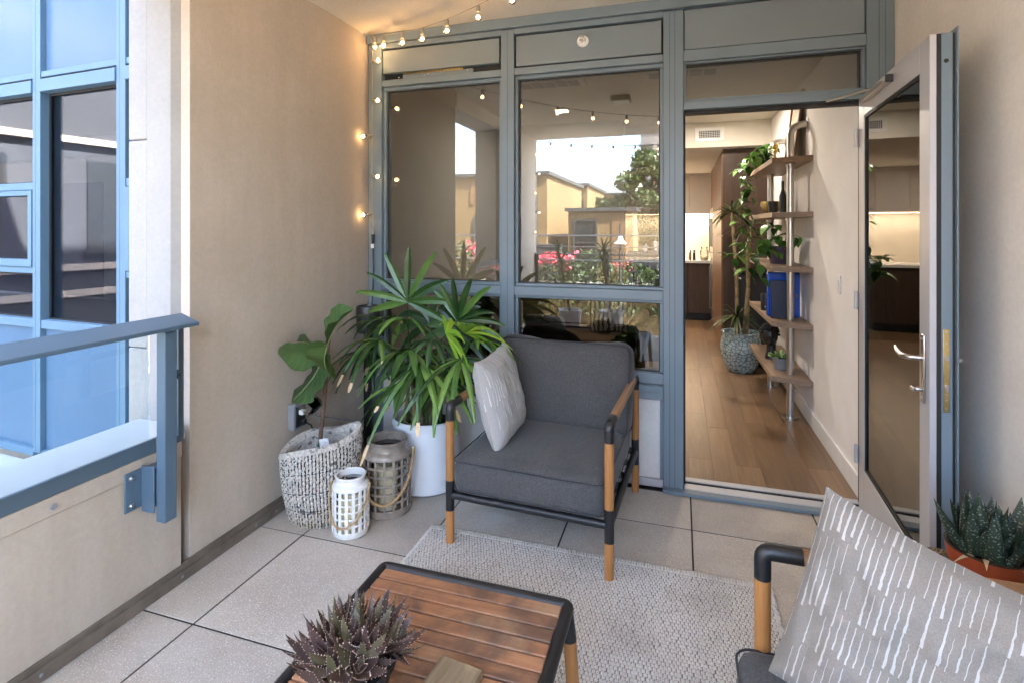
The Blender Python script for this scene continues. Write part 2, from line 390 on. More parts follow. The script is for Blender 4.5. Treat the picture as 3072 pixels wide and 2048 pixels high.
MB().box(-2.164, -2.146, -1.3, 3.40, .001, .05).build('trim_flange', M['base_metal'], bb, bevel=.002)
for y in (1.30, 1.86, 2.45, 2.3):
    MB().sphere((-2.146, y, .028), .007, 10, 6, (.5, 1, 1)).build('screw', M['grey_plastic'], bb)
M['mass'] = stucco('building_stucco', (.55, .48, .40))
struct(Bx('upper_shade_mass', M['mass'], None, -2.5, 9, -1.32, 12, 3.205, 11, 0))  # unseen block above the ceiling, added to keep the sun off the balcony
struct(Bx('lower_storeys', M['mass'], None, -2.5, 9, -1.32, 12, -5, -.305, 0))
struct(Bx('neighbour_flat_wall', M['mass'], None, 1.4502, 9, -1.3, 12, -.30, 3.2, 0))

# side railing
def bolt(mb, p, ax, r=.007):
    p = Vector(p); ax = Vector(ax); mb.cyl(p, p+ax*.004, r*1.6, n=14); mb.cyl(p+ax*.004, p+ax*.011, r, n=6)
sr = thing('side_railing', (-2.06, 1.7, .4), 'slate blue metal balcony railing bolted to the parapet with sloping flat handrail', 'railing')
MB().add([(-2.10, .5602, 1.210), (-1.997, .5602, 1.176), (-1.997, .5602, 1.192), (-2.10, .5602, 1.227), (-2.10, 1.815, 1.210), (-1.997, 1.815, 1.176), (-1.997, 1.815, 1.192), (-2.10, 1.815, 1.227)],
         [(0,1,2,3),(7,6,5,4),(0,4,5,1),(1,5,6,2),(2,6,7,3),(3,7,4,0)]).build('handrail', M['rail_blue'], sr, bevel=.003)
MB().box(-2.078, -2.03, 1.678, 1.735, .38, 1.185).build('post', M['rail_blue'], sr, bevel=.004)
br = MB().box(-2.156, -2.148, 1.60, 1.677, .44, .60).build('mounting_plate', M['rail_blue'], sr, bevel=.002)
MB().box(-2.1475, -2.080, 1.668, 1.676, .42, .61).box(-2.1475, -2.079, 1.685, 1.725, .44, .60).build('bracket_web', M['rail_blue'], sr, bevel=.002)
mb = MB(); bolt(mb, (-2.148, 1.625, .575), (1, 0, 0)); mb.build('bolt', M['steel'], br)
mb = MB(); bolt(mb, (-2.148, 1.625, .463), (1, 0, 0)); mb.build('bolt', M['steel'], br)
MB().box(-2.105, -2.093, 1.795, 1.822, .665, 1.17).build('panel_frame', M['dark_blue'], sr, bevel=.002)
MB().box(-2.105, -2.090, 1.737, 1.7945, .665, .700).build('bottom_bar', M['dark_blue'], sr, bevel=.002)
mb = MB().box(-2.100, -2.088, 1.736, 1.7945, .945, .985); bolt(mb, (-2.088, 1.785, .955), (1, 0, 0), .004); bolt(mb, (-2.088, 1.785, .975), (1, 0, 0), .004)
mb.build('clip', M['dark_blue'], sr, bevel=.001)
MB().box(-2.098, -2.092, .58, 1.66, .73, 1.17).build('glass_panel', M['rail_glass'], sr, smooth=False)
for y in (.60, ):
    MB().box(-2.12, -2.07, y, y+.05, .7015, 1.18).build('post', M['rail_blue'], sr, bevel=.004)

# front railing behind the viewer (mirrored in the windows)
fr_ = thing('front_railing', (-.5, -1.22, .05), 'slate blue rail with glass panels along the open front edge of the balcony', 'railing')
MB().box(-2.178, 1.118, -1.27, -1.17, 1.185, 1.205).build('handrail', M['blue'], fr_, bevel=.003)
for x in (-2.15, -1.05, .05, 1.08):
    MB().box(x-.025, x+.025, -1.245, -1.195, .0025, 1.184).build('post', M['dark_blue'], fr_, bevel=.003)
for x in (-2.15, -1.05, .05):
    MB().box(x+.03, (x+1.07 if x < 0 else 1.05), -1.223, -1.215, .10, 1.14).build('glass_panel', M['rail_glass'], fr_, smooth=False)

# ------------------------------------------------------------------ window wall
ww = thing('window_wall', (-.5, F, 0), 'grey blue aluminium window wall with tall panes and flush spandrel panels', 'window wall')
BL = M['blue']
def fr(name, x0, x1, z0, z1, y0=F, y1=F+.12, m=None, bev=.003): return Bx(name, m or BL, ww, x0, x1, y0, y1, z0, z1, bev)
fr('jamb', -2.168, -2.062, .075, 2.928); fr('mullion', -1.150, -1.058, .56, 2.928); fr('door_jamb', -.098, .020, .004, 2.928)
fr('jamb', .985, 1.118, .004, 2.928)
fr('fascia', -2.172, 1.118, 2.934, 3.0, F-.022)
# thin reveals (grooves) on the main verticals
for x in (-1.104, -.060, -.030, 1.045, 1.075):
    Bx('groove_line', M['dark_blue'], ww, x-.002, x+.002, F-.0012, F+.01, .01 if x > -.5 else .57, 2.925, 0)
def hbar(name, x0, x1, z0, z1, y0=F+.004): return fr(name, x0, x1, z0, z1, y0, F+.118)
for (x0, x1) in ((-2.0615, -1.1505), (-1.0575, -.0985)):
    hbar('head_bar', x0, x1, 2.622, 2.668); hbar('top_bar', x0, x1, 2.895, 2.933)
    hbar('transom', x0, x1, 1.152, 1.212); fr('glazing_bead', x0, x1, 2.596, 2.6215, F+.03, F+.11)
    fr('glazing_bead', x0, x1, 1.2125, 1.232, F+.03, F+.11); fr('glazing_bead', x0, x1, 1.134, 1.1515, F+.03, F+.11)
    fr('glazing_bead', x0, x0+.02, 1.233, 2.595, F+.03, F+.11); fr('glazing_bead', x1-.02, x1, 1.233, 2.595, F+.03, F+.11)
    fr('glazing_bead', x0, x0+.02, .705, 1.133, F+.03, F+.11); fr('glazing_bead', x1-.02, x1, .705, 1.133, F+.03, F+.11)
    hbar('sill_bar', x0, x1, .640, .7045)
    for z0, z1, nm in ((1.2325, 2.5955, 'pane'), (.705, 1.1335, 'pane')):
        gk = MB()
        a0, a1 = x0+.021, x1-.021; t = .006
        gk.box(a0, a1, F+.058, F+.062, z0, z0+t).box(a0, a1, F+.058, F+.062, z1-t, z1).box(a0, a0+t, F+.058, F+.062, z0+t, z1-t).box(a1-t, a1, F+.058, F+.062, z0+t, z1-t)
        p = MB().box(a0, a1, F+.063, F+.069, z0, z1).build(nm, M['glass'], ww, smooth=False)
        gk.build('gasket', M['gasket'], p, smooth=False)
fr('sill', -2.061, -.0985, .556, .6395, F-.035, F+.11); fr('sill_nose', -2.061, -.0985, .604, .616, F-.045, F-.0355)
Bx('low_wall', M['white_wall'], ww, -2.062, -.099, F+.028, F+.14, .052, .5555, 0)
Bx('wall_base', M['silver'], ww, -2.16, -.099, F+.012, F+.12, .0035, .050, .003)
fr('corner_bead', -.118, -.0985, .052, .556, F+.012, F+.027)
# spandrel panels in dark reveals
def spandrel(x0, x1, z0, z1, gap, proud=0.0, lower=None):
    Bx('reveal', M['gasket'], ww, x0, x1, F+.05, F+.10, z0, z1, 0)
    return MB().box(x0+gap, x1-gap, F+.012-proud, F+.045, (lower if lower else z0+gap), z1-gap*1.25).build('spandrel_panel', M['grey_panel'], ww, bevel=.002)
spandrel(-2.061, -1.151, 2.669, 2.894, .012, .012, 2.715)
Bx('vent_strip', M['blue'], ww, -1.90, -1.36, F+.02, F+.04, 2.672, 2.700, .002)
mb = MB()
for k in range(44): mb.box(-1.89+k*.0105, -1.884+k*.0105, F+.016, F+.0195, 2.698, 2.712)
mb.build('vent_grille', M['brass'], ww, smooth=False)
for x, z in ((-1.93, 2.683), (-1.70, 2.69), (-1.40, 2.69), (-1.72, 2.678)): MB().sphere((x, F+.0035 if z < 2.68 else F+.018, z), .004, 8, 6).build('rivet', M['white_plastic'], ww)
spandrel(-1.057, -.099, 2.669, 2.894, .011)
spandrel(.0205, .9845, 2.680, 2.932, .005)
# sprinkler on the middle panel
spk = thing('sprinkler_head', (-.596, F+.01, 2.80), 'white round fire sprinkler head on the middle grey spandrel panel', 'sprinkler')
MB().tube([(-.596, F-.0035, 2.80), (-.596, F+.0115, 2.80)], [.036, .038], 28).build('escutcheon', M['white_plastic'], spk, bevel=.002)
MB().tube(arc((-.596, F-.006, 2.80), 0, 2*math.pi, .018, 20, (1, 0, 0), (0, 0, 1))[:-1], .004, 8, closed=True).cyl((-.596, F-.003, 2.80), (-.596, F-.028, 2.80), .006, n=10).box(-.612, -.580, F-.030, F-.027, 2.815, 2.828).build('nozzle', M['chrome'], spk)
# door frame, transom light and threshold
fr('transom_bar', .0205, .9845, 2.612, 2.679, F+.002); fr('glazing_bead', .0205, .9845, 2.600, 2.6115, F+.02)
fr('door_head', .0205, .9845, 2.318, 2.366, F+.002); fr('glazing_bead', .0205, .9845, 2.3665, 2.384, F+.02)
fr('glazing_bead', .0205, .036, 2.385, 2.5995, F+.02); fr('glazing_bead', .969, .9845, 2.385, 2.5995, F+.02)
p = MB().box(.0365, .9685, F+.063, F+.069, 2.3845, 2.5995).build('pane', M['glass'], ww, smooth=False)
MB().box(.0365, .9685, F+.05, F+.0625, 2.590, 2.5995).box(.960, .9685, F+.05, F+.0625, 2.3845, 2.5899).build('gasket', M['gasket'], p, smooth=False)
MB().box(.0205, .9845, F+.05, F+.115, 2.300, 2.3175).box(.0205, .032, F+.045, F+.115, .03, 2.2995).box(.975, .9845, F+.045, F+.115, .03, 2.2995).build('door_seal', M['gasket'], ww, smooth=False)
MB().box(-.10, 1.118, F-.055, F-.001, .0022, .022).build('threshold', M['blue'], ww, bevel=.003)
MB().box(.021, .984, F, F+.075, .0035, .0245).build('threshold', M['silver'], ww, bevel=.003)
MB().box(.021, .984, F+.0755, F+.09, .0035, .03).build('threshold_seal', M['gasket'], ww, bevel=.002)
MB().box(.021, .984, F+.0905, F+.12, .0035, .034).box(.021, .984, F+.1215, F+.15, .0035, .030).build('threshold', M['silver'], ww, bevel=.002)

# ------------------------------------------------------------------ open glass door
A_, B_ = Vector((.948, 3.412, 0)), Vector((.889, 2.372, 0))       # hinge, free edge (inside face line)
dl = (B_-A_).length; dd = (B_-A_).normalized(); dn = Vector((dd.y, -dd.x, 0)); dn = dn if dn.x < 0 else -dn  # towards -X
dm = Matrix((dd, -dn, Vector((0, 0, 1)))).transposed()              # local x along leaf, y away from the room face, z up
door = thing('glass_door', A_, 'open glazed balcony door with silver inner face, lever handle and blue edge', 'door')
def db(mb, x0, x1, y0, y1, z0, z1):
    c_ = A_ + dm @ Vector(((x0+x1)/2, (y0+y1)/2, (z0+z1)/2)); mb.obox(c_, (abs(x1-x0), abs(y1-y0), abs(z1-z0)), dm); return mb
T = .022
def dpart(name, m, bev, *a): return db(MB(), *a).build(name, m, door, bevel=bev)
st, rt, zb, zt = .105, .118, .035, 2.322
for nm, a in (('stile', (0, .105, 0, T, zb, zt)), ('stile', (dl-st, dl, 0, T, zb, zt)), ('rail', (.1055, dl-st-.0005, 0, T, zt-rt, zt)), ('rail', (.1055, dl-st-.0005, 0, T, zb, .30))):
    dpart(nm, M['silver'], .002, *a)
dpart('edge_gasket', M['gasket'], 0, dl-.006, dl-.001, T+.0005, T+.014, zb, zt)
dpart('outer_stile', M['blue'], .002, dl-.09, dl-.003, T+.0145, T+.050, zb, zt+.002)
dpart('edge_gasket', M['gasket'], 0, dl-.02, dl-.007, T+.0505, T+.058, zb, zt)
dpart('outer_stile', M['blue'], .001, dl-.07, dl+.012, T+.0585, T+.063, zb-.01, zt+.018)
dpart('outer_rail', M['blue'], .002, .0, dl-.0905, T+.0145, T+.050, zt-.10, zt+.002); dpart('outer_rail', M['blue'], .002, .0, dl-.0905, T+.0145, T+.050, zb, .29)
dpart('outer_stile', M['blue'], .002, .0, .09, T+.0145, T+.050, .2905, zt-.1005)
pane = dpart('pane', M['door_glass'], 0, .1055, dl-st-.0005, T-.010, T-.004, .3005, zt-rt-.0005)
g2 = MB(); q = .012
db(g2, .1055, .1055+q, T-.018, T-.0105, .3005, zt-rt-.0005); db(g2, dl-st-q*.6, dl-st-.0005, T-.018, T-.0105, .3005, zt-rt-.0005)
db(g2, .1055+q, dl-st-q*.6, T-.018, T-.0105, .3005, .3005+q); db(g2, .1055+q, dl-st-q*.6, T-.018, T-.0105, zt-rt-.0005-q, zt-rt-.0005)
g2.build('gasket', M['gasket'], pane, smooth=False)
def dpt(x, y, z): return A_ + dm @ Vector((x, y, z))
hx = dl-.052
hp = db(MB(), hx-.017, hx+.017, -.009, -.0005, .935, 1.195).build('handle_plate', M['chrome'], door, bevel=.008, segs=3)
MB().tube([dpt(hx, -.009, 1.105), dpt(hx, -.045, 1.105), dpt(hx-.012, -.056, 1.105), dpt(hx-.045, -.060, 1.103), dpt(hx-.10, -.060, 1.108), dpt(hx-.135, -.056, 1.118)], [.011, .011, .0115, .011, .010, .007], 12).build('lever', M['chrome'], hp)
MB().tube([dpt(hx, -.009, 1.02-.035), dpt(hx, -.03, .985)], .009, 12).obox(dpt(hx-.008, -.036, .985), (.034, .010, .018), dm).build('thumb_turn', M['chrome'], hp, bevel=.003)
for z in (.955, 1.178): MB().cyl(dpt(hx, -.0092, z), dpt(hx, -.0105, z), .005, n=12).build('screw', M['steel'], hp)
MB().tube([dpt(hx, T+.0635, 1.105), dpt(hx, T+.085, 1.105), dpt(hx-.01, T+.093, 1.105), dpt(hx-.05, T+.093, 1.105), dpt(hx-.085, T+.088, 1.11)], [.010, .010, .0105, .010, .009], 12).build('lever', M['chrome'], door)
lk = db(MB(), dl-.0028, dl-.0005, T+.020, T+.040, .92, 1.225).build('lock_plate', M['brass'], door, bevel=.001)
for z, h in ((1.12, .02), (1.01, .028)): db(MB(), dl-.0005, dl+.004, T+.024, T+.037, z-h/2, z+h/2).build('latch', M['steel'], lk, bevel=.001)
for z in (.932, 1.215, 1.175, .985, .965): MB().cyl(dpt(dl-.0005, T+.030, z), dpt(dl+.0008, T+.030, z), .0035, n=10).build('screw', M['steel'], lk)
MB().cyl(dpt(dl-.004, T+.030, 2.22), dpt(dl-.002, T+.030, 2.22), .008, n=14).build('hole', M['gasket'], door)
# door closer track and arm
db(MB(), .16, .60, -.028, -.0005, 2.262, 2.290).build('closer_track', M['steel'], door, bevel=.003)
db(MB(), .600, .612, -.030, -.0003, 2.258, 2.293).build('closer_cap', M['black'], door, bevel=.002)
MB().tube([dpt(.34, -.014, 2.2955), Vector((.79, 3.40, 2.312))], .0075, 8).build('closer_arm', M['steel'], door)
for z in (.35, 1.2, 2.1): MB().cyl(dpt(-.002, -.012, z-.05), dpt(-.002, -.012, z+.05), .011, n=14).build('hinge', M['silver'], door)

# ------------------------------------------------------------------ neighbouring building on the left
nb = thing('neighbour_building', (-4.3, 2.8, -5), 'neighbouring building with blue framed windows, dark panes and pale blue panels', 'building')
nb.rotation_euler = (0, 0, -math.atan(.058))
NF = M['nframe'] = plain('sky_blue_painted_frame', (.10, .185, .265), .5, var=.05, vs_=3)
M['npanel'] = plain('pale_blue_panel', (.085, .155, .245), .3, var=.06, vs_=1.2, spec=.3)
M['nwall'] = stucco('neighbour_render', (.75, .72, .68))
M['nblind'] = plain('plum_grey_blind', (.13, .115, .145), .9, var=.12, vs_=2)
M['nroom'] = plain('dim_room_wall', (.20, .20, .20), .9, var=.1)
M['ncream'] = plain('cream_valance', (.42, .41, .35), .8, var=.05)
M['nglass'] = glassm('neighbour_glass', (.55, .57, .62), 1.5, .4, .0)
NZ = 5.0; NX = 4.3
def nbx(name, m, x0, x1, y0, y1, z0, z1, bev=.003, par_=None):   # world X and Z, y measured behind the front plane
    return MB().box(x0+NX, x1+NX, y0, y1, z0+NZ, z1+NZ).build(name, m, par_ or nb, smooth=bool(bev), bevel=bev, local=True)
nbx('wall', M['nwall'], -12, -2.42, 1.9, 8, -5, 9, 0)
nbx('wall', M['nwall'], -12, -2.42, .16, 1.899, 3.3, 9, 0); nbx('upper_render', M['nwall'], -12, -2.42, 0, .1599, 4.4, 9, 0); nbx('wall', M['nwall'], -12, -2.42, .16, 1.899, -5, -.19, 0)
nbx('side_wall', M['nwall'], -2.60, -2.42, .16, 1.899, -.189, 3.299, 0)
cols = [-7.75, -6.72, -5.68, -4.72, -3.76, -2.72]
for i, x in enumerate(cols):
    nbx('mullion', NF, x-.047, x+.047, 0, .16, -.12, 4.39)
    nbx('mullion_line', M['dark_blue'], x-.012, x-.008, -.001, .01, -.11, 4.38, 0)
rowz = [(-.155, -.10, 'sill_bar'), (.832, .896, 'sill_bar'), (2.640, 2.735, 'head_bar'), (2.755, 2.80, 'spandrel_bar')]
for i in range(len(cols)-1):
    x0, x1 = cols[i]+.0475, cols[i+1]-.0475
    for z0, z1, n_ in rowz: nbx(n_, NF, x0, x1, .006 if 'head' not in n_ else -.012, .15, z0, z1)
    nbx('spandrel_panel', M['npanel'], x0, x1, .04, .09, 2.801, 4.39, .002)
    nbx('spandrel_panel', M['npanel'], x0, x1, .04, .09, -.0995, .8315, .002)
    nbx('dark_joint', M['gasket'], x0, x1, .02, .12, 2.736, 2.7545, 0)
    narrow = (i % 2 == 0)
    if narrow:
        nbx('transom', NF, x0, x1, .006, .14, 1.895, 1.952); nbx('transom', NF, x0, x1, .006, .14, 1.25, 1.296)
        nbx('pane', M['nglass'], x0, x1, .07, .076, 1.9525, 2.6395, 0); nbx('pane', M['nglass'], x0, x1, .07, .076, .8965, 1.2495, 0)
        sash = MB(); s = .048
        for (a0, a1, z0, z1) in ((x0+.004, x0+s, 1.30, 1.89), (x1-s, x1-.004, 1.30, 1.89), (x0+s+.0005, x1-s-.0005, 1.30, 1.355), (x0+s+.0005, x1-s-.0005, 1.852, 1.89)):
            sash.box(a0+NX, a1+NX, -.008, .08, z0+NZ, z1+NZ)
        so = sash.build('opening_sash', NF, nb, bevel=.003, local=True)
        nbx('pane', M['nglass'], x0+s, x1-s, .05, .056, 1.3555, 1.8515, 0, so)
    else:
        nbx('pane', M['nglass'], x0, x1, .07, .076, .8965, 2.6395, 0)
    for (z0, z1) in (((1.9525, 2.6395), (.8965, 1.2495)) if narrow else ((.8965, 2.6395),)):
        gk = MB(); e_ = .012
        for (a0, a1, b0, b1) in ((x0, x1, z0, z0+e_), (x0, x1, z1-e_*1.6, z1), (x0, x0+e_*1.3, z0+e_, z1-e_*1.6), (x1-e_, x1, z0+e_, z1-e_*1.6)): gk.box(a0+NX, a1+NX, .060, .0695, b0+NZ, b1+NZ)
        gk.build('gasket', M['gasket'], nb, smooth=False, local=True)
    nbx('blind', M['nblind'], x0+.13, x1-.02, .52, .53, 1.0, 2.0, .002)
    nbx('valance', M['ncream'], x0+.12, x1+.04, .60, .72, 2.25, 2.42, .003)
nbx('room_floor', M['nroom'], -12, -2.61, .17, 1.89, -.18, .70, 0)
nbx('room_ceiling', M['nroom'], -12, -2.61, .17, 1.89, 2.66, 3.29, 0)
nbx('window_ledge', M['cap'], -12, -2.61, -.30, -.002, -.40, -.19, .004)
# ------------------------------------------------------------------ leaf helpers
def ribbon(path, widths, side, fold=.25, up=None):
    """leaf blade along path, folded along its midrib: 3 points per section"""
    mb = MB(); k = len(path); vs_ = []
    for i, p in enumerate(path):
        p = Vector(p); d = (Vector(path[min(i+1, k-1)]) - Vector(path[max(i-1, 0)])).normalized()
        s = Vector(side); s = (s - d*s.dot(d))
        s = s.normalized() if s.length > 1e-5 else orth(d)[1]
        n = s.cross(d).normalized(); w = widths[i]/2
        vs_ += [p - s*w + n*w*fold, p, p + s*w + n*w*fold]
    fs = []
    for i in range(k-1):
        a = i*3; fs += [(a, a+1, a+4, a+3), (a+1, a+2, a+5, a+4)]
    mb.add(vs_, fs); return mb
def heart_leaf(L=.08, W=.06):
    n = 7; pts = []; 
    prof = [(0, .0), (-.08, .30), (.05, .75), (.25, 1.0), (.5, .88), (.75, .5), (1.0, .02)]
    vs_ = []; fs = []
    for (y, w) in prof:
        z = -.18*L*max(0, y)**2*2
        vs_ += [(-W/2*w, y*L, z+.10*W*w), (0, max(y, 0)*L, z), (W/2*w, y*L, z+.10*W*w)]
    for i in range(len(prof)-1):
        a = i*3; fs += [(a, a+1, a+4, a+3), (a+1, a+2, a+5, a+4)]
    return MB().add(vs_, fs)
def leaf_matrix(p, d, up=(0, 0, 1), s=1.0, roll=0.0):
    d = Vector(d).normalized(); x = d.cross(Vector(up))
    x = x.normalized() if x.length > 1e-4 else Vector((1, 0, 0))
    z = x.cross(d).normalized()
    m = Matrix((x, d, z)).transposed() @ Matrix.Rotation(roll, 3, 'Y') * s
    m4 = m.to_4x4(); m4.translation = Vector(p); return m4
def rdir(zlo=-1, zhi=1):
    t = random.uniform(0, 2*math.pi); z = random.uniform(zlo, zhi); r = math.sqrt(max(0, 1-z*z)); return Vector((r*math.cos(t), r*math.sin(t), z))

# ------------------------------------------------------------------ interior shell
ifl = struct(Bx('interior_floor', M['sub'], None, -4.0, 1.008, 3.565, 10.4, -.28, .004, 0))
px = -4.0 + .008; row = 0
while px < 1.0:
    x1 = min(px+.150, 1.006); y = 3.565 - random.uniform(.0, .9)
    while y < 9.72:
        L_ = random.choice((.75, .95, 1.2, 1.5)); y0 = max(y, 3.566); y1 = min(y+L_, 9.72)
        if y1-y0 > .05: MB().box(px+.0006, x1-.0006, y0+.0006, y1-.0006, .005, .020+random.uniform(0, .0006)).build('floor_plank', M['oak'], ifl, smooth=False)
        y += L_
    px = x1+.0001 if x1 >= 1.006 else x1
    if x1 >= 1.006: break
wr = struct(Bx('interior_wall_right', M['int_wall'], None, 1.01, 1.4501, 3.561, 10.4, -.28, 3.2, 0))
Bx('baseboard', M['white_plastic'], wr, .993, 1.0095, 3.562, 10.3, .021, .150, .004)
struct(Bx('interior_wall_left', M['int_wall'], None, -4.15, -4.0, 3.6, 10.4, -.28, 3.2, 0))
struct(Bx('interior_wall_back', M['int_wall'], None, -4.15, 1.45, 10.401, 10.55, -.28, 3.2, 0))
struct(Bx('wall_beside_windows', M['int_wall'], None, -4.15, -2.42, 3.601, 3.75, -.28, 3.2, 0))
struct(Bx('interior_ceiling', M['int_ceil'], None, -4.0, 1.009, 3.545, 10.4, 2.86, 3.2, 0))
bulk = struct(Bx('bulkhead', M['int_ceil'], None, -4.0, 1.009, 6.80, 10.4, 2.565, 2.8595, 0))
# vent grille in the bulkhead
vg = thing('wall_vent', (.33, 6.80, 2.70), 'white wall vent with dark square grille on the bulkhead', 'vent')
MB().box(.17, .50, 6.790, 6.7995, 2.635, 2.80).build('frame', M['white_plastic'], vg, bevel=.003)
MB().box(.215, .455, 6.787, 6.7898, 2.672, 2.762).build('opening', M['gasket'], vg, smooth=False)
for k in range(13): MB().box(.215+k*.0195, .2185+k*.0195, 6.783, 6.7868, 2.673, 2.761).build('bar', M['white_plastic'], vg, smooth=False)
for k in range(5): MB().box(.216, .454, 6.784, 6.7865, 2.676+k*.020, 2.679+k*.020).build('bar', M['white_plastic'], vg, smooth=False)
for x, lab in ((-1.07, 'white ceiling air vent above the middle window inside the room'), (.02, 'white ceiling air vent behind the transom light above the door')):
    cv = thing('ceiling_vent', (x, 4.5, 2.86), lab, 'vent')
    MB().box(x-.30, x+.30, 4.38, 4.62, 2.835, 2.8595).build('frame', M['white_plastic'], cv, bevel=.004)
    for k in range(5): MB().box(x-.26+k*.105, x-.17+k*.105, 4.42, 4.58, 2.830, 2.8345).build('slot', M['grey_panel'], cv, smooth=False)
# light switch
sw = thing('light_switch', (1.01, 4.04, 1.23), 'white rocker light switch on the white interior wall', 'light switch')
MB().box(1.003, 1.0095, 4.00, 4.075, 1.165, 1.285).build('plate', M['white_plastic'], sw, bevel=.003)
MB().box(.999, 1.0028, 4.020, 4.055, 1.195, 1.258).build('rocker', M['white_plastic'], sw, bevel=.002)

# ------------------------------------------------------------------ kitchen
kit = thing('base_cabinets', (-1, 9.98, .02), 'dark walnut kitchen base cabinets with drawers under a pale counter', 'cabinet')
MB().box(-3.0, .60, 9.70, 10.39, .14, 1.0).build('carcass', M['walnut'], kit, smooth=False)
MB().box(-3.0, .60, 9.76, 10.39, .021, .139).build('toe_kick', M['black'], kit, smooth=False)
MB().box(-3.0, .60, 9.64, 10.40, 1.0005, 1.045).build('countertop', M['white_ceramic'], kit, bevel=.003)
x = -2.98
for w, drawers in ((.55, 0), (.5, 3), (.55, 0), (.5, 3), (.5, 0), (.51, 3), (.45, 0)):
    zs = [(.15, .99)] if not drawers else [(.15, .52), (.535, .77), (.785, .99)]
    for z0, z1 in zs: MB().box(x+.004, x+w-.004, 9.678, 9.6995, z0, z1).build('door_front' if not drawers else 'drawer_front', M['walnut'], kit, bevel=.002)
    x += w
M['splash'] = plain('cream_backsplash', (.62, .54, .42), .35, var=.05)
struct(Bx('backsplash', M['splash'], None, -3.0, .98, 10.385, 10.4005, 1.046, 1.86, 0))
uc = thing('wall_cabinets', (-1, 10.2, 1.86), 'pale upper kitchen cabinets with flush doors under the soffit', 'cabinet')
MB().box(-3.0, .60, 10.02, 10.384, 1.865, 2.5645).build('carcass', M['int_wall'], uc, smooth=False)
M['kdoor'] = plain('greige_cabinet_paint', (.66, .60, .53), .45, var=.03)
for k in range(8): MB().box(-2.99+k*.45, -2.55+k*.45, 9.998, 10.019, 1.860, 2.52).build('door', M['kdoor'], uc, bevel=.002)
tall = thing('tall_cabinet', (.85, 8.3, .02), 'tall brown walnut cabinet with built-in oven beside the kitchen counter', 'cabinet')
MB().box(.505, 1.008, 7.02, 9.638, .021, 2.5645).build('carcass', M['walnut2'], tall, smooth=False)
MB().box(.500, 1.008, 6.995, 7.019, .021, 2.5642).build('end_panel', M['walnut'], tall, bevel=.002)
for y0, y1 in ((7.03, 7.9), (7.91, 8.75)):
    for z0, z1 in ((.12, 1.5), (1.51, 2.5)): MB().box(.484, .5045, y0, y1, z0, z1).build('door', M['walnut2'], tall, bevel=.002)
ov = MB().box(.482, .5045, 8.78, 9.60, 1.12, 1.92).build('oven', M['steel'], tall, bevel=.003)
MB().box(.479, .4815, 8.84, 9.54, 1.3, 1.75).build('oven_window', M['gasket'], ov, smooth=False)
MB().tube([(.482, 8.90, 1.83), (.44, 8.90, 1.83), (.44, 8.90, 1.22), (.482, 8.90, 1.22)], .009, 8).build('handle', M['chrome'], ov)
ov2 = MB().box(.482, .5045, 8.78, 9.60, .15, 1.09).build('dishwasher_front', M['steel'], tall, bevel=.003)
MB().tube([(.482, 8.90, 1.0), (.44, 8.90, 1.0), (.44, 8.90, .35), (.482, 8.90, .35)], .008, 8).build('handle', M['chrome'], ov2)
# small things on the counter
for k, (x, y, col, lab) in enumerate(((.165, 9.80, (.30, .10, .05), 'clear grinder of pink salt with steel cap on the counter'), (.235, 9.80, (.02, .015, .012), 'clear grinder of black pepper with steel cap on the counter'))):
    g = thing('spice_grinder', (x, y, 1.0455), lab, 'grinder', 'grinders on the kitchen counter')
    MB().lathe([(.022, 0), (.026, .01), (.022, .09), (.020, .12)], 16, (x, y, 1.0457)).build('body', plain('spice_%d' % k, col, .3), g)
    MB().lathe([(.021, .1205), (.022, .17), (.018, .178)], 16, (x, y, 1.0457)).build('cap', M['chrome'], g)
j = thing('glass_jar', (.40, 9.82, 1.0455), 'clear glass storage jar with lid on the kitchen counter', 'jar')
MB().lathe([(.065, .001), (.07, .02), (.07, .15), (.05, .18), (.05, .20)], 20, (.40, 9.82, 1.0457)).build('body', M['clear'], j)
MB().lathe([(.055, .2005), (.055, .23), (.02, .235)], 20, (.40, 9.82, 1.0457)).build('lid', M['clear'], j)
MB().lathe([(.060, .004), (.063, .05)], 20, (.40, 9.82, 1.0457)).build('flour', M['wax'], j)
up = thing('utensil_pot', (-1.25, 9.9, 1.0455), 'white crock of dark cooking utensils on the counter', 'utensil pot')
MB().lathe([(.06, 0), (.065, .15), (.058, .15), (.055, .02), (0, .02)], 20, (-1.25, 9.9, 1.0457)).build('crock', M['white_ceramic'], up)
for k in range(6):
    a = k*1.05; d = Vector((math.cos(a)*.35, math.sin(a)*.2, 1)).normalized(); p = Vector((-1.25, 9.9, 1.09))
    MB().tube([p, p+d*.18], .005, 6).sphere(p+d*.22, .035, 8, 6, (1, .3, 1.5)).build('utensil', M['black'], up)
# under-cabinet light and recessed ceiling lamps (lit in the photograph)
M['lamp_on'] = emis('lit_lamp', (1, .72, .42), 2)
def lamp(name, loc, label, power, size, sy=None, group=None, fixt=None):
    t = thing(name, loc, label, 'lamp', group)
    x, y, z = loc; hx_, hy_ = size/2, (sy or size)/2
    MB().box(x-hx_-.012, x+hx_+.012, y-hy_-.012, y+hy_+.012, z-.012, z-.0008).build('housing', M['white_plastic'], t, bevel=.002)
    MB().box(x-hx_, x+hx_, y-hy_, y+hy_, z-.0145, z-.0125).build('diffuser', M['lamp_on'], t, smooth=False)
    l = bpy.data.lights.new('lamp_light', 'AREA'); l.shape = 'RECTANGLE'; l.size = size; l.size_y = sy or size; l.energy = power; l.color = (1, .89, .77)
    lo = bpy.data.objects.new('lamp_light', l); C.objects.link(lo); lo.parent = t; lo.location = (0, 0, -.018)
    return t
lamp('under_cabinet_light', (-1.0, 10.2, 1.8595), 'warm light strip under the upper kitchen cabinets', 1.6, 3.0, .03)
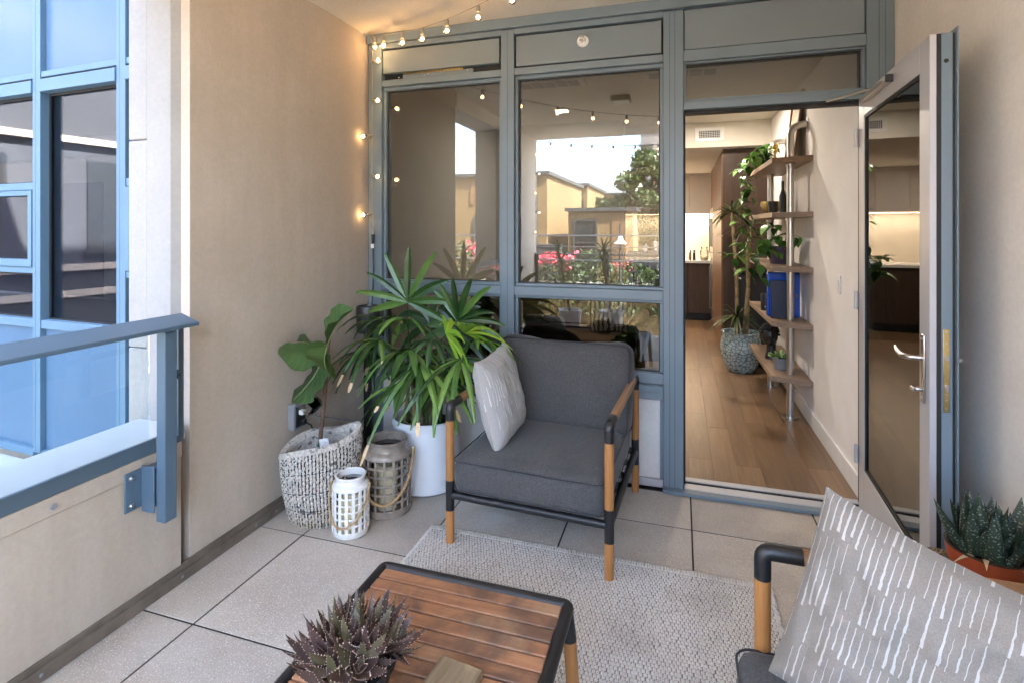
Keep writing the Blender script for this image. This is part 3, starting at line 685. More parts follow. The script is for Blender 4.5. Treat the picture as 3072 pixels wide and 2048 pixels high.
for x, y, z, lab in ((-.9, 8.6, 2.5645, 'recessed ceiling lamp in the kitchen in front of the wall cabinets'), (-2.4, 8.6, 2.5645, 'recessed ceiling lamp in the kitchen nearer the far side wall'), (-1.2, 5.6, 2.8595, 'recessed ceiling lamp above the living room sofa'), (.35, 5.9, 2.8595, 'recessed ceiling lamp above the pipe shelf passage')):
    lamp('ceiling_lamp', (x, y, z), lab, 1.3 if x > 0 else (1.6 if z < 2.7 else 1.5), .12, group='recessed ceiling lamps')

# ------------------------------------------------------------------ pipe shelf
sh = thing('pipe_shelf', (.87, 5.4, .02), 'steel pipe shelf unit with five pale oak boards against the interior wall', 'shelf')
for z in (2.18, 1.73, 1.285, .83, .385):
    MB().prism([(.725, 4.86), (1.008, 4.76), (1.008, 6.15), (.70, 6.15)], z-.042, z).build('board', M['shelf'], sh, bevel=.002)
for (x, y) in ((.88, 4.962), (.866, 5.9)):
    pts = [(x, y, .021), (x, y, 2.37)] + [tuple(q) for q in arc((x+.09, y, 2.37), math.pi, math.pi/2, .09, 6, (1, 0, 0), (0, 0, 1))][1:] + [(1.009, y, 2.46)]
    po = MB().tube(pts, .029, 18).build('pipe', M['steel'], sh)
    MB().cyl((1.002, y, 2.46), (1.0092, y, 2.46), .062, n=24).build('wall_flange', M['steel'], po); MB().cyl((x, y, .0205), (x, y, .030), .062, n=24).build('floor_flange', M['steel'], po)
    for z in (2.135, 1.685, 1.24, .785, .34): MB().cyl((x, y, z-.016), (x, y, z+.001), .036, n=18).build('collar', M['steel'], po)
# things on the shelf
pf = thing('framed_picture', (.95, 5.25, 2.18), 'wood framed picture leaning on the wall on the top shelf board', 'picture')
pm_ = Matrix.Rotation(R(7), 3, 'Y')
mb = MB(); c0 = Vector((.962, 5.27, 2.181+.30))
for (dy, dz, sy, sz) in ((-.20, 0, .045, .60), (.20, 0, .045, .60), (0, .279, .355, .042), (0, -.279, .355, .042)): mb.obox(c0 + pm_ @ Vector((0, dy, dz)), (.022, sy, sz), pm_)
mb.build('frame', M['walnut2'], pf, bevel=.002); MB().obox(c0 + pm_ @ Vector((.004, 0, 0)), (.006, .355, .515), pm_).build('print', plain('cream_print', (.5, .42, .3), .7, var=.35, vs_=9), pf, smooth=False)
bf = thing('brass_figurine', (.90, 5.32, 2.18), 'small polished brass figurine on the top shelf board', 'figurine')
MB().lathe([(.035, 0), (.03, .012), (.012, .03), (.01, .10), (.02, .13), (.012, .15)], 16, (.84, 5.45, 2.1805)).sphere((.84, 5.45, 2.355), .03, 14, 10).build('body', M['brass'], bf)
bo = thing('brass_bowl', (.82, 5.65, 1.73), 'antique brass bowl on the second shelf board', 'bowl')
MB().lathe([(.03, 0), (.07, .03), (.095, .09), (.09, .12), (.085, .12), (.065, .04), (0, .02)], 24, (.83, 5.62, 1.7305)).build('body', M['brass'], bo)
tu = thing('black_tumbler', (.82, 5.35, 1.73), 'black tumbler in front of the brass bowl on the shelf', 'cup')
MB().lathe([(.032, 0), (.045, .11), (.042, .11), (.03, .01), (0, .01)], 20, (.80, 5.32, 1.7305)).build('body', M['black'], tu)
bt = thing('black_bottle', (.93, 5.45, 1.73), 'slim black bottle standing on the second shelf board', 'bottle')
MB().lathe([(.03, 0), (.032, .16), (.012, .22), (.011, .30)], 18, (.90, 5.42, 1.7305)).build('body', M['black'], bt)
blu = plain('bright_blue_plastic', (.01, .10, .62), .12, var=.05, coat=.6)
fo = thing('blue_document_case', (.88, 5.15, .83), 'bright translucent blue document case standing on the fourth shelf board', 'document case')
MB().box(.728, .985, 5.12, 5.20, .831, 1.215).build('shell', blu, fo, bevel=.012, segs=3)
MB().box(.95, .962, 5.108, 5.1195, 1.0, 1.03).build('clasp', M['dark_blue'], fo, bevel=.002)
nbk = tag(MB().box(.742, .90, 5.02, 5.045, .8305, 1.155).build('navy_notebook', plain('navy_cover', (.018, .026, .06), .5), None, bevel=.006), 'navy notebook standing upright in front of the blue document case', 'notebook')
cup = thing('black_canister', (.74, 5.5, .83), 'black canister with white mark beside the blue document case', 'canister')
MB().lathe([(.04, 0), (.042, .15), (.04, .155), (0, .155)], 20, (.765, 5.5, .8305)).build('body', M['black'], cup)
MB().box(.752, .762, 5.4555, 5.459, .86, .875).build('mark', M['white_plastic'], cup)
# black head sculpture
hd = thing('head_sculpture', (.82, 5.55, .385), 'black carved head sculpture with curled hair on the lowest shelf board', 'sculpture')
mb = MB().sphere((.80, 5.50, .60), .085, 20, 14, (.85, 1, 1.15)).lathe([(.055, 0), (.05, .03), (.04, .06), (.042, .14)], 16, (.815, 5.51, .3855))
mb.add([(.775, 5.405, .615), (.80, 5.395, .60), (.80, 5.412, .655), (.825, 5.408, .60), (.80, 5.41, .585)], [(0, 1, 2), (1, 3, 2), (0, 4, 1), (1, 4, 3)])
mb.sphere((.80, 5.425, .555), .022, 10, 6, (1.2, .6, .5)).sphere((.735, 5.50, .60), .02, 8, 6, (.5, 1, 1.5))
mb.build('head', M['black'], hd)
mb = MB()
for k in range(170):
    d = rdir(-.1, 1); 
    if d.y < -.35 and d.z < .55: continue
    mb.sphere((.80+d.x*.078, 5.50+d.y*.09, .615+d.z*.095), .014, 6, 4)
tag(mb.build('curls', M['black'], hd), kind='stuff')
def small_pot(name, c, r, h, m, label, cat='plant pot'):
    t = thing(name, c, label, cat); x, y, z = c
    MB().lathe([(r*.72, .0005), (r*.95, h*.8), (r, h*.82), (r*1.02, h), (r*.9, h), (r*.85, h*.8), (0, h*.8)], 28, c).build('pot', m, t)
    MB().lathe([(r*.84, h*.81), (0, h*.86)], 20, c).build('soil', M['soil'], t); return t
su = small_pot('potted_succulent', (.83, 5.12, .385), .065, .10, M['grey_plastic'], 'small green succulent in a dark pot on the lowest shelf board', 'potted plant')
mesh_succ = MB().sphere((0, .5, 0), .5, 8, 6, (.45, 1, .3)).mesh('leaf'); mesh_succ.materials.append(leafm('succulent_leaf', [(.10, .20, .06), (.18, .30, .09), (.28, .38, .14)], .45))
for k in range(34):
    d = rdir(.05, 1); inst(mesh_succ, 'leaf', su, leaf_matrix(Vector((0, 0, .10)) + Vector((d.x, d.y, 0))*.04, d, s=random.uniform(.045, .075)))
# pothos leaf sets
mesh_heart = heart_leaf(1, .78).mesh('leaf'); mesh_heart.materials.append(M['pothos'])
def trail(parent, pts, n, size, spread=.06):
    off = Vector(ROOT[parent.name]); pts = [Vector(p) for p in pts]
    MB().tube(pts, .003, 6).build('vine', M['pothos'], parent)
    for k in range(n):
        t = random.uniform(0, len(pts)-1.001); i = int(t); p = pts[i].lerp(pts[i+1], t-i)
        d = rdir(-.9, .35); inst(mesh_heart, 'leaf', parent, leaf_matrix(p - off + d*random.uniform(.0, spread), d, s=random.uniform(.7, 1.15)*size))
pp = small_pot('trailing_pothos', (.80, 5.85, 2.18), .075, .12, M['black'], 'trailing green pothos hanging from the top shelf board', 'potted plant')
for pts, n in (([(.80, 5.85, 2.31), (.72, 5.72, 2.34), (.64, 5.70, 2.15), (.63, 5.70, 1.8), (.66, 5.72, 1.45)], 34), ([(.80, 5.85, 2.31), (.68, 5.85, 2.36), (.60, 5.8, 2.2), (.62, 5.8, 1.95), (.58, 5.82, 1.7), (.62, 5.8, 1.38)], 34),
               ([(.80, 5.85, 2.31), (.74, 5.7, 2.40), (.66, 5.62, 2.32), (.56, 5.65, 2.05)], 18), ([(.64, 5.70, 1.5), (.60, 5.6, 1.40), (.50, 5.55, 1.33), (.40, 5.55, 1.34)], 10), ([(.80, 5.85, 2.31), (.86, 5.75, 2.42), (.92, 5.6, 2.36)], 9)):
    trail(pp, pts, n, .095)
p3 = small_pot('potted_pothos', (.84, 5.22, 1.285), .105, .15, plain('plum_plastic_pot', (.06, .04, .075), .5), 'green pothos in a plum plastic pot on the third shelf board', 'potted plant')
for pts, n in (([(.84, 5.22, 1.42), (.78, 5.1, 1.55), (.70, 5.05, 1.50), (.64, 5.0, 1.38), (.66, 4.98, 1.16)], 20), ([(.84, 5.22, 1.42), (.9, 5.1, 1.55), (.97, 5.0, 1.52)], 8), ([(.84, 5.22, 1.42), (.80, 5.2, 1.62), (.74, 5.2, 1.65)], 10), ([(.84, 5.22, 1.42), (.70, 5.1, 1.42), (.56, 5.1, 1.30), (.55, 5.1, 1.2)], 14)):
    trail(p3, pts, n, .105, .04)
# turquoise pot with dracaena
M['turq'] = None
def turq_mat():
    m, nt, b = nmat('turquoise_glaze'); co = objco(nt, (1, 1, 1.2))
    v = nd(nt, "ShaderNodeTexVoronoi"); v.inputs["Scale"].default_value = 22; v.feature = 'DISTANCE_TO_EDGE'; nt.links.new(co, v.inputs["Vector"])
    e = ramp(nt, v.outputs[0], [(.02, (0, 0, 0)), (.12, (1, 1, 1))])
    cc = mixc(nt, e, (.11, .16, .17), ramp(nt, noise(nt, co, 12, 4), [(.3, (.34, .47, .49)), (.7, (.50, .60, .61))]))
    nt.links.new(cc, b.inputs["Base Color"]); b.inputs["Roughness"].default_value = .22; bump(nt, b, e, .5, .004); return m
dp = thing('potted_dracaena', (.646, 6.45, .02), 'tall dracaena with bare canes in a patterned turquoise glazed pot', 'potted plant')
MB().lathe([(.13, .001), (.17, .05), (.212, .20), (.214, .30), (.195, .40), (.205, .43), (.18, .43), (.175, .36), (0, .35)], 36, (.646, 6.45, .02)).build('pot', turq_mat(), dp)
MB().lathe([(.174, .362), (0, .37)], 24, (.646, 6.45, .02)).build('soil', M['soil'], dp)
def tuft(parent, c, n, L, zlo=-.3, w=.02, m=None, droop=.55):
    c = Vector(c)
    for k in range(n):
        d = rdir(zlo, 1); l = L*random.uniform(.7, 1.1); pts = []
        for i in range(6):
            t = i/5; pts.append(c + d*l*t + Vector((0, 0, -droop*l*t*t)))
        sd = d.cross(Vector((0, 0, 1))); sd = sd if sd.length > .1 else Vector((1, 0, 0))
        ribbon(pts, [w*.7, w, w, w*.8, w*.5, .001], sd, .3).build('leaf', m or M['drac'], parent)
for (bx_, by_, tx, ty, tz, n, L) in ((.60, 6.45, .60, 6.40, .62, 46, .34), (.68, 6.48, .74, 6.50, 1.62, 40, .36), (.70, 6.42, .70, 6.40, 1.45, 0, .3), (.62, 6.50, .56, 6.55, 1.78, 40, .36)):
    MB().tube([(bx_, by_, .37), ((bx_+tx)/2+.02, (by_+ty)/2, (.37+tz)/2), (tx, ty, tz)], [.022, .02, .018], 10).build('cane', M['cane'], dp)
    tuft(dp, (tx, ty, tz), n, L)
bn = thing('black_bin', (.80, 6.72, .02), 'tall black bin with chrome latch behind the dracaena', 'bin')
MB().box(.62, .985, 6.68, 6.95, .0205, 1.08).build('body', M['black_soft'], bn, bevel=.02, segs=3); MB().box(.60, .99, 6.66, 6.97, 1.0805, 1.12).build('lid', M['black'], bn, bevel=.012)
MB().sphere((.66, 6.668, 1.02), .018, 10, 8).build('latch', M['chrome'], bn)

# ------------------------------------------------------------------ living room things behind the glass
struct(Bx('room_partition', plain('beige_wall_paint', (.42, .40, .36), .8, var=.03), None, -3.999, -.62, 6.36, 6.48, .0205, 2.8595, 0))
so = thing('brown_sofa', (-1.3, 5.9, .02), 'brown fabric sofa inside the living room behind the windows', 'sofa')
MB().box(-1.98, -.50, 5.5, 6.25, .13, .45).build('base', M['brown_sofa'], so, bevel=.04, segs=3); MB().box(-1.98, -.50, 6.05, 6.30, .4505, .92).build('backrest', M['brown_sofa'], so, bevel=.06, segs=3)
for x in (-2.14, -.498): MB().box(x, x+.158, 5.5, 6.30, .13, .68).build('arm', M['brown_sofa'], so, bevel=.04, segs=3)
for x in (-2.05, -.42):
    for y in (5.57, 6.2): MB().cyl((x, y, .0205), (x, y, .129), .02, n=10).build('leg', M['walnut'], so)
# ------------------------------------------------------------------ soft goods
def rbox(size, rad, n=14, puff=0.0, puff_axis=2, wr=0.0, wscale=9.0, seed=0, sag=None):
    """rounded, slightly puffed and wrinkled cushion body centred at the origin"""
    bm = bmesh.new(); bmesh.ops.create_cube(bm, size=2.0)
    bmesh.ops.subdivide_edges(bm, edges=bm.edges[:], cuts=n, use_grid_fill=True)
    bm.verts.ensure_lookup_table(); h = Vector(size)/2; out = []
    for v in bm.verts:
        p = Vector((v.co.x*h.x, v.co.y*h.y, v.co.z*h.z))
        q = Vector([max(-(h[i]-rad), min(h[i]-rad, p[i])) for i in range(3)])
        d = p - q
        if d.length > 1e-9: p = q + d.normalized()*rad
        a = puff_axis; o_ = [i for i in range(3) if i != a]
        e = (1-abs(v.co[o_[0]])**2.2)*(1-abs(v.co[o_[1]])**2.2)
        p[a] += math.copysign(puff*max(0, e), v.co[a]) if abs(v.co[a]) > .05 else 0
        for i in o_: p[i] += math.copysign(puff*.35*(1-abs(v.co[a])**2)*(1-abs(v.co[[k for k in o_ if k != i][0]])**4), v.co[i]) if abs(v.co[i]) > .9 else 0
        if wr:
            nn = mnoise.noise(Vector((p.x*wscale*2.4+seed, p.y*wscale+seed*2, p.z*wscale))) + .5*mnoise.noise(Vector((p.x*wscale*6, p.y*wscale*2.5, p.z*wscale*3+seed)))
            dr = p.normalized(); p += Vector((dr.x*.4, dr.y*.4, dr.z))*nn*wr
        if sag: p.z += sag(v.co)
        out.append(p)
    mb = MB(); mb.add(out, [tuple(v.index for v in f.verts) for f in bm.faces]); bm.free(); return mb
def xform(mb, m):
    mb.v = [tuple(m @ Vector(p)) for p in mb.v]; return mb
def piping_loop(w, d, z, r=.006, corner=.05, axis='z'):
    pts = []
    for (cx_, cy_, a0) in ((w/2-corner, d/2-corner, 0), (-w/2+corner, d/2-corner, 90), (-w/2+corner, -d/2+corner, 180), (w/2-corner, -d/2+corner, 270)):
        for i in range(5):
            a = R(a0 + 22.5*i); pts.append((cx_+corner*math.cos(a), cy_+corner*math.sin(a), z))
    return MB().tube(pts, r, 6, closed=True)
def streak_mat(name, ground=(.25, .225, .195), ink=(.50, .48, .445), cols=34, rows=5.2):
    """grey cloth printed with broken vertical brush strokes"""
    m, nt, b = nmat(name); t = nd(nt, "ShaderNodeTexCoord"); sp = nd(nt, "ShaderNodeSeparateXYZ"); nt.links.new(t.outputs["UV"], sp.inputs[0])
    u, v = sp.outputs[0], sp.outputs[1]
    n1 = nd(nt, "ShaderNodeTexNoise"); n1.inputs["Scale"].default_value = 5; n1.inputs["Detail"].default_value = 4; nt.links.new(t.outputs["UV"], n1.inputs["Vector"])
    mp = nd(nt, "ShaderNodeMapping"); mp.inputs["Scale"].default_value = (3, 14, 1); nt.links.new(t.outputs["UV"], mp.inputs[0])
    wob = noise(nt, mp.outputs[0], 2.0, 3)
    uu = mth(nt, 'ADD', mth(nt, 'MULTIPLY', u, cols), mth(nt, 'MULTIPLY', wob, .35))
    ci = mth(nt, 'FLOOR', uu); cf = mth(nt, 'FRACT', uu)
    w1 = nd(nt, "ShaderNodeTexWhiteNoise"); w1.noise_dimensions = '1D'; nt.links.new(mth(nt, 'FLOOR', mth(nt, 'DIVIDE', ci, 5.0)), w1.inputs["W"])
    vv = mth(nt, 'ADD', mth(nt, 'MULTIPLY', v, rows), mth(nt, 'MULTIPLY', w1.outputs[0], 3.0))
    wj = nd(nt, "ShaderNodeTexWhiteNoise"); wj.noise_dimensions = '1D'; nt.links.new(ci, wj.inputs["W"])
    vv = mth(nt, 'ADD', vv, mth(nt, 'MULTIPLY', wj.outputs[0], .22))
    ri = mth(nt, 'FLOOR', vv); rf = mth(nt, 'FRACT', vv)
    cb = nd(nt, "ShaderNodeCombineXYZ"); nt.links.new(ci, cb.inputs[0]); nt.links.new(ri, cb.inputs[1])
    w2 = nd(nt, "ShaderNodeTexWhiteNoise"); w2.noise_dimensions = '2D'; nt.links.new(cb.outputs[0], w2.inputs["Vector"])
    rnd = w2.outputs[0]
    wid = mth(nt, 'MULTIPLY', mth(nt, 'ADD', mth(nt, 'MULTIPLY', mth(nt, 'POWER', rnd, 1.8), .30), .07), mth(nt, 'SUBTRACT', 1.15, mth(nt, 'MULTIPLY', rf, .8)))
    mp2 = nd(nt, "ShaderNodeMapping"); mp2.inputs["Scale"].default_value = (60, 12, 1); nt.links.new(t.outputs["UV"], mp2.inputs[0])
    wid = mth(nt, 'MULTIPLY', wid, mth(nt, 'ADD', mth(nt, 'MULTIPLY', noise(nt, mp2.outputs[0], 1.2, 2), 1.3), .35))
    on = mth(nt, 'LESS_THAN', cf, wid)
    on = mth(nt, 'MULTIPLY', on, mth(nt, 'GREATER_THAN', rnd, .2)); on = mth(nt, 'MULTIPLY', on, mth(nt, 'LESS_THAN', rf, mth(nt, 'ADD', mth(nt, 'MULTIPLY', rnd, .3), .70)))
    g = ramp(nt, noise(nt, objco(nt), 340, 3, .7), [(.3, tuple(x*.82 for x in ground)), (.7, tuple(x*1.16 for x in ground))])
    cc = mixc(nt, on, g, ink); nt.links.new(cc, b.inputs["Base Color"]); b.inputs["Roughness"].default_value = .92
    b.inputs["Specular IOR Level"].default_value = .2; b.inputs["Sheen Weight"].default_value = .1
    h = mth(nt, 'ADD', noise(nt, objco(nt), 450, 2), mth(nt, 'MULTIPLY', noise(nt, objco(nt), 14, 4), 2.5)); bump(nt, b, h, .3, .003); return m
def pillow_mesh(w, h, th, n=44, seed=0, wr=.011):
    """knife-edge cushion in the local XZ plane (thickness along Y); two faced, with pulled corners"""
    mb = MB(); uv = []
    for side in (1, -1):
        o = len(mb.v); vs_ = []
        for j in range(n+1):
            for i in range(n+1):
                a, c_ = -1+2*i/n, -1+2*j/n
                t = max(0, (1-abs(a)**3.2))**.62 * max(0, (1-abs(c_)**3.2))**.62
                x = a*w/2*(1-.075*(1-a*a)*0 - .085*(1-abs(c_)**1.6)*abs(a)**1.5*0 - .035*(1-c_*c_)*abs(a)); z = c_*h/2*(1-.09*(1-a*a)*abs(c_))
                nn = mnoise.noise(Vector((a*3.1+seed, c_*3.1, side*2.0+seed))) + .6*mnoise.noise(Vector((a*8+seed, c_*5, side*3.0)))
                y = side*(t*th/2 + nn*wr*t**.5*2.6)
                rad_ = math.hypot(a, c_); y += side*.006*math.sin(math.atan2(c_, a)*18+seed)*max(0, rad_-.75)*t
                vs_.append((x, y, z)); uv.append(((a+1)/2 + (0 if side > 0 else .37), (c_+1)/2))
        fs = []
        for j in range(n):
            for i in range(n):
                q = (j*(n+1)+i, j*(n+1)+i+1, (j+1)*(n+1)+i+1, (j+1)*(n+1)+i); fs.append(q if side < 0 else q[::-1])
        mb.add(vs_, fs)
    mb.uv = uv; return mb

# ------------------------------------------------------------------ lounge chairs
def chair(name, loc, rz, label, group, fwd=0.0):
    t = thing(name, loc, label, 'armchair', group, rz)
    ROOT[t.name] = (0, 0, 0)
    W, D = .405, .435; r = .0225
    for sx in (-1, 1):
        for sy in (-1, 1):
            x, y = sx*W, sy*D; leg = MB().cyl((x, y, .0005), (x, y, .168), r*.97, n=20).build('leg', M['teak'], t, bevel=.003)
            MB().cyl((x, y, .1685), (x, y, .320), r, n=20).build('joint', M['black'], leg)
            MB().cyl((x, y, .3205), (x, y, .622), r*.97, n=20).build('upright', M['teak'], leg)
            dirn = -sy
            pts = [(x, y, .6225), (x, y, .676)] + [tuple(p) for p in arc((x, y+dirn*.022, .676), math.pi, math.pi/2, .022, 5, (0, dirn, 0), (0, 0, 1))][1:] + [(x, y+dirn*.10, .698)]
            MB().tube(pts, r, 20).build('elbow', M['black'], leg)
        MB().cyl((sx*W, -D+.1005, .698), (sx*W, D-.1005, .698), r*.97, n=20).build('armrest', M['teak_x'], t)
        MB().cyl((sx*W, -D+.015, .245), (sx*W, D-.015, .245), .019, n=16).build('side_rail', M['black'], t)
    for sy in (-1, 1): MB().cyl((-W+.015, sy*D, .245), (W-.015, sy*D, .245), .019, n=16).build('front_rail' if sy < 0 else 'back_rail', M['black'], t)
    MB().cyl((-W+.015, D, .60), (W-.015, D, .60), .016, n=14).build('back_rail', M['black'], t)
    for y in (-.25, -.08, .09, .26): MB().box(-W+.02, W-.02, y-.025, y+.025, .236, .252).build('seat_slat', M['black'], t)
    MB().box(-.03, .03, -.20, -.165, .16, .2355).build('centre_support', M['black'], t, bevel=.01)
    sc_ = xform(rbox((.765, .86, .185), .042, 18, .014, 2, .0075, 6, seed=4.2), Matrix.Translation((0, -.025-fwd, .355)))
    cu = sc_.build('seat_cushion', M['charcoal'], t)

    for z, k in ((.427, 1), (.285, 1)):
        mb = piping_loop(.772, .868, 0, .0035, .045); xform(mb, Matrix.Translation((0, -.025-fwd, z))).build('piping', M['piping'], cu)
    bm_ = Matrix.Translation((0, .285, .655)) @ Matrix.Rotation(R(-13), 4, 'X')
    bc = xform(rbox((.80, .19, .50), .06, 18, .035, 1, .010, 5, seed=3.3, sag=lambda q: -.014*math.cos(q.x*2.6)*max(0, q.z) + .010*abs(q.x)**3*max(0, q.z)), bm_).build('back_cushion', M['charcoal'], t)
    mb = piping_loop(.80, .50, 0, .004, .05); xform(mb, bm_ @ Matrix.Translation((0, -.098, -.003)) @ Matrix.Rotation(R(90), 4, 'X')).build('piping', M['piping'], bc)
    mb = piping_loop(.80, .50, 0, .004, .05); xform(mb, bm_ @ Matrix.Translation((0, .098, -.003)) @ Matrix.Rotation(R(90), 4, 'X')).build('piping', M['piping'], bc)
    return t
chair('lounge_chair', (-.688, 2.915, .0035), R(-3.2), 'charcoal cushioned lounge chair with teak and black frame in front of the windows', 'teak and charcoal lounge chairs')
chair('lounge_chair', (.655, 1.230, .0035), R(-90), 'charcoal lounge chair with teak frame beside the wicker table and red pot', 'teak and charcoal lounge chairs', .05)
M['streak'] = streak_mat('brush_stroke_cloth'); M['streak2'] = streak_mat('fine_brush_stroke_cloth', (.38, .365, .345), (.64, .63, .60), 30, 4.5)
def pillow(loc, rot, w, h, th, m, label, seed, wr=.008):
    t = pillow_mesh(w, h, th, seed=seed, wr=wr)
    o = t.build('throw_pillow', m, None, smooth=True); o.location = loc; o.rotation_euler = rot
    return tag(o, label, 'pillow', 'grey printed throw pillows')
pillow((-.945, 2.80, .682), (R(-13), R(-4), R(87)), .43, .50, .18, M['streak2'], 'pale grey pillow with white strokes leaning in the chair by the palm', 2.0, .0035)
pillow((.490, 1.345, .688), (R(-10), R(13), R(-27)), .50, .48, .20, M['streak'], 'grey pillow with white brush strokes in the chair beside the red pot', 5.5)
zeb = plain('zebra_print', (.6, .58, .54), .9)
def zebra():
    m, nt, b = nmat('zebra_cloth'); w = nd(nt, "ShaderNodeTexWave"); w.inputs["Scale"].default_value = 6; w.inputs["Distortion"].default_value = 7; w.inputs["Detail"].default_value = 2
    nt.links.new(objco(nt, (1, 1, 1)), w.inputs["Vector"]); nt.links.new(ramp(nt, w.outputs[1], [(.62, (.68, .66, .6)), (.66, (.012, .011, .01))]), b.inputs["Base Color"]); b.inputs["Roughness"].default_value = .9; return m
zp = pillow_mesh(.45, .36, .15, 24, seed=9).build('throw_pillow', zebra(), None); zp.location = (-.72, 5.93, .64); zp.rotation_euler = (R(-14), 0, R(5))
tag(zp, 'zebra striped pillow on the brown sofa inside the room', 'pillow')

# ------------------------------------------------------------------ rug
rug = thing('woven_rug', (-.44, 1.6, 0), 'chunky cream and grey woven rug under the coffee table', 'rug')
def rug_mat():
    m, nt, b = nmat('cream_wool'); g = nd(nt, "ShaderNodeNewGeometry"); co = g.outputs["Position"]
    c1 = ramp(nt, noise(nt, co, 140, 3), [(.3, (.52, .485, .44)), (.7, (.76, .73, .68))])
    dirt = ramp(nt, noise(nt, co, 3.2, 6, .65), [(.5, (0, 0, 0)), (.72, (1, 1, 1))])
    cc = mixc(nt, mth(nt, 'MULTIPLY', dirt, .45), c1, (.30, .25, .20))
    nt.links.new(cc, b.inputs["Base Color"]); b.inputs["Roughness"].default_value = .95; bump(nt, b, noise(nt, co, 500, 2), .4, .002); return m
RM = rug_mat(); RX0, RX1, RY0, RY1 = -1.265, .385, .30, 2.612
M['rugbase'] = plain('rug_ground_yarn', (.15, .135, .12), .95, var=.3, vs_=60)
MB().box(RX0+.006, RX1-.006, RY0, RY1-.006, .0022, .0052).build('ground_weave', M['rugbase'], rug, smooth=False)
def rug_knots():
    px_, py_ = .0150, .0180; nx = int((RX1-RX0)/px_); ny = int((RY1-RY0)/py_); rs = np.random.RandomState(3)
    jj, ii = np.meshgrid(np.arange(ny), np.arange(nx), indexing='ij')
    cx_ = RX0 + (ii + .5 + .5*(jj % 2))*px_ + rs.normal(0, .0009, ii.shape); cy_ = RY0 + (jj+.5)*py_ + rs.normal(0, .0007, ii.shape)
    pass
    cx_ = cx_.ravel(); cy_ = cy_.ravel(); N = len(cx_); h = .0058*rs.uniform(.75, 1.25, N)
    bx_ = np.array([-1, -.55, .55, 1, .55, -.55, -.35, .35]) * px_*.52; by_ = np.array([0, -1, -1, 0, 1, 1, 0, 0]) * py_*.56; bz = np.array([0, .1, .1, 0, .1, .1, 1, 1])
    V = np.stack([cx_[:, None]+bx_, cy_[:, None]+by_, .0050+h[:, None]*bz], -1).reshape(-1, 3)
    base = np.array([(0, 1, 6, 5), (1, 2, 7, 6), (2, 3, 4, 7), (4, 5, 6, 7)]) ; fs = (np.arange(N)[:, None, None]*8 + base).reshape(-1, 4)
    V -= np.array(ROOT[rug.name]); me = bpy.data.meshes.new('knots'); me.from_pydata(V.tolist(), [], fs.tolist()); me.polygons.foreach_set("use_smooth", [True]*len(me.polygons)); me.materials.append(RM)
    o = bpy.data.objects.new('knots', me); C.objects.link(o); o.parent = rug; o["kind"] = "stuff"
rug_knots()
mb = MB()
x = RX0
while x < RX1:
    mb.tube([(x, RY1-.022, .006), (x+random.uniform(-.002, .002), RY1-.006, .011), (x+random.uniform(-.003, .003), RY1+.008, .008), (x, RY1+.012, .003)], .0052, 6); x += .0125
tag(mb.build('edge_stitching', RM, rug), kind='stuff')
mb = MB(); y = RY0
while y < RY1:
    for X, s in ((RX1, 1), (RX0, -1)): mb.tube([(X-s*.01, y, .008), (X+s*.002, y+random.uniform(-.003, .003), .009), (X+s*random.uniform(.004, .009), y+random.uniform(-.004, .006), .004)], .004, 5)
    y += .011
tag(mb.build('selvedge', RM, rug), kind='stuff')

# ------------------------------------------------------------------ coffee table
ZT = .40; tx0, tx1, ty0, ty1 = -1.030, -.322, .55, 1.712
ct = thing('coffee_table', (-.676, 1.2, .004), 'slatted weathered teak coffee table with rounded black metal rim on the rug', 'table')
r_ = .019; zc = ZT-.012
cr = .035; loop = []
for (cx_, cy_, a0) in ((tx1-cr, ty1-cr, 0), (tx0+cr, ty1-cr, 90), (tx0+cr, ty0+cr, 180), (tx1-cr, ty0+cr, 270)):
    for i in range(6): a = R(a0+18*i); loop.append((cx_+(cr-r_)*math.cos(a), cy_+(cr-r_)*math.sin(a), zc))
MB().tube(loop, r_, 14, closed=True).build('rim', M['black'], ct)
for (x, y) in ((tx0+.024, ty0+.024), (tx1-.024, ty0+.024), (tx0+.024, ty1-.024), (tx1-.024, ty1-.024)):
    ox = .028 if x > -.6 else -.028
    oy = .0
    lg = MB().tube([(x+ox, y+oy, .0108 if x > RX0 else .004), (x+ox*.35, y, ZT-.115)], .021, 18).build('leg', M['teak'], ct, bevel=.002)
    MB().tube([(x+ox*.35, y, ZT-.1145), (x, y, ZT-.03)], [.022, .021], 18).build('leg_joint', M['black'], lg)
n = int((ty1-ty0-.074)/.0525); sw_ = (ty1-ty0-.074)/n
for k in range(n):
    y0 = ty0+.037+k*sw_
    MB().box(tx0+.036+random.uniform(0, .001), tx1-.036-random.uniform(0, .001), y0+.0032, y0+sw_-.0032, ZT-.022, ZT-.001+random.uniform(-.001, .001)).build('slat', M['slat'], ct, bevel=.003)
for x in (tx0+.12, tx1-.12): MB().box(x-.02, x+.02, ty0+.03, ty1-.03, ZT-.040, ZT-.0225).build('cross_bar', M['teak'], ct, smooth=False)
wbk = MB().obox((0, 0, .012), (.125, .20, .024)).build('wood_block', M['block'], None, bevel=.002); wbk.location = (-.575, 1.245, ZT+.0012); wbk.rotation_euler = (0, 0, R(-7))
tag(wbk, 'small worn wooden board lying on the coffee table', 'wood board')

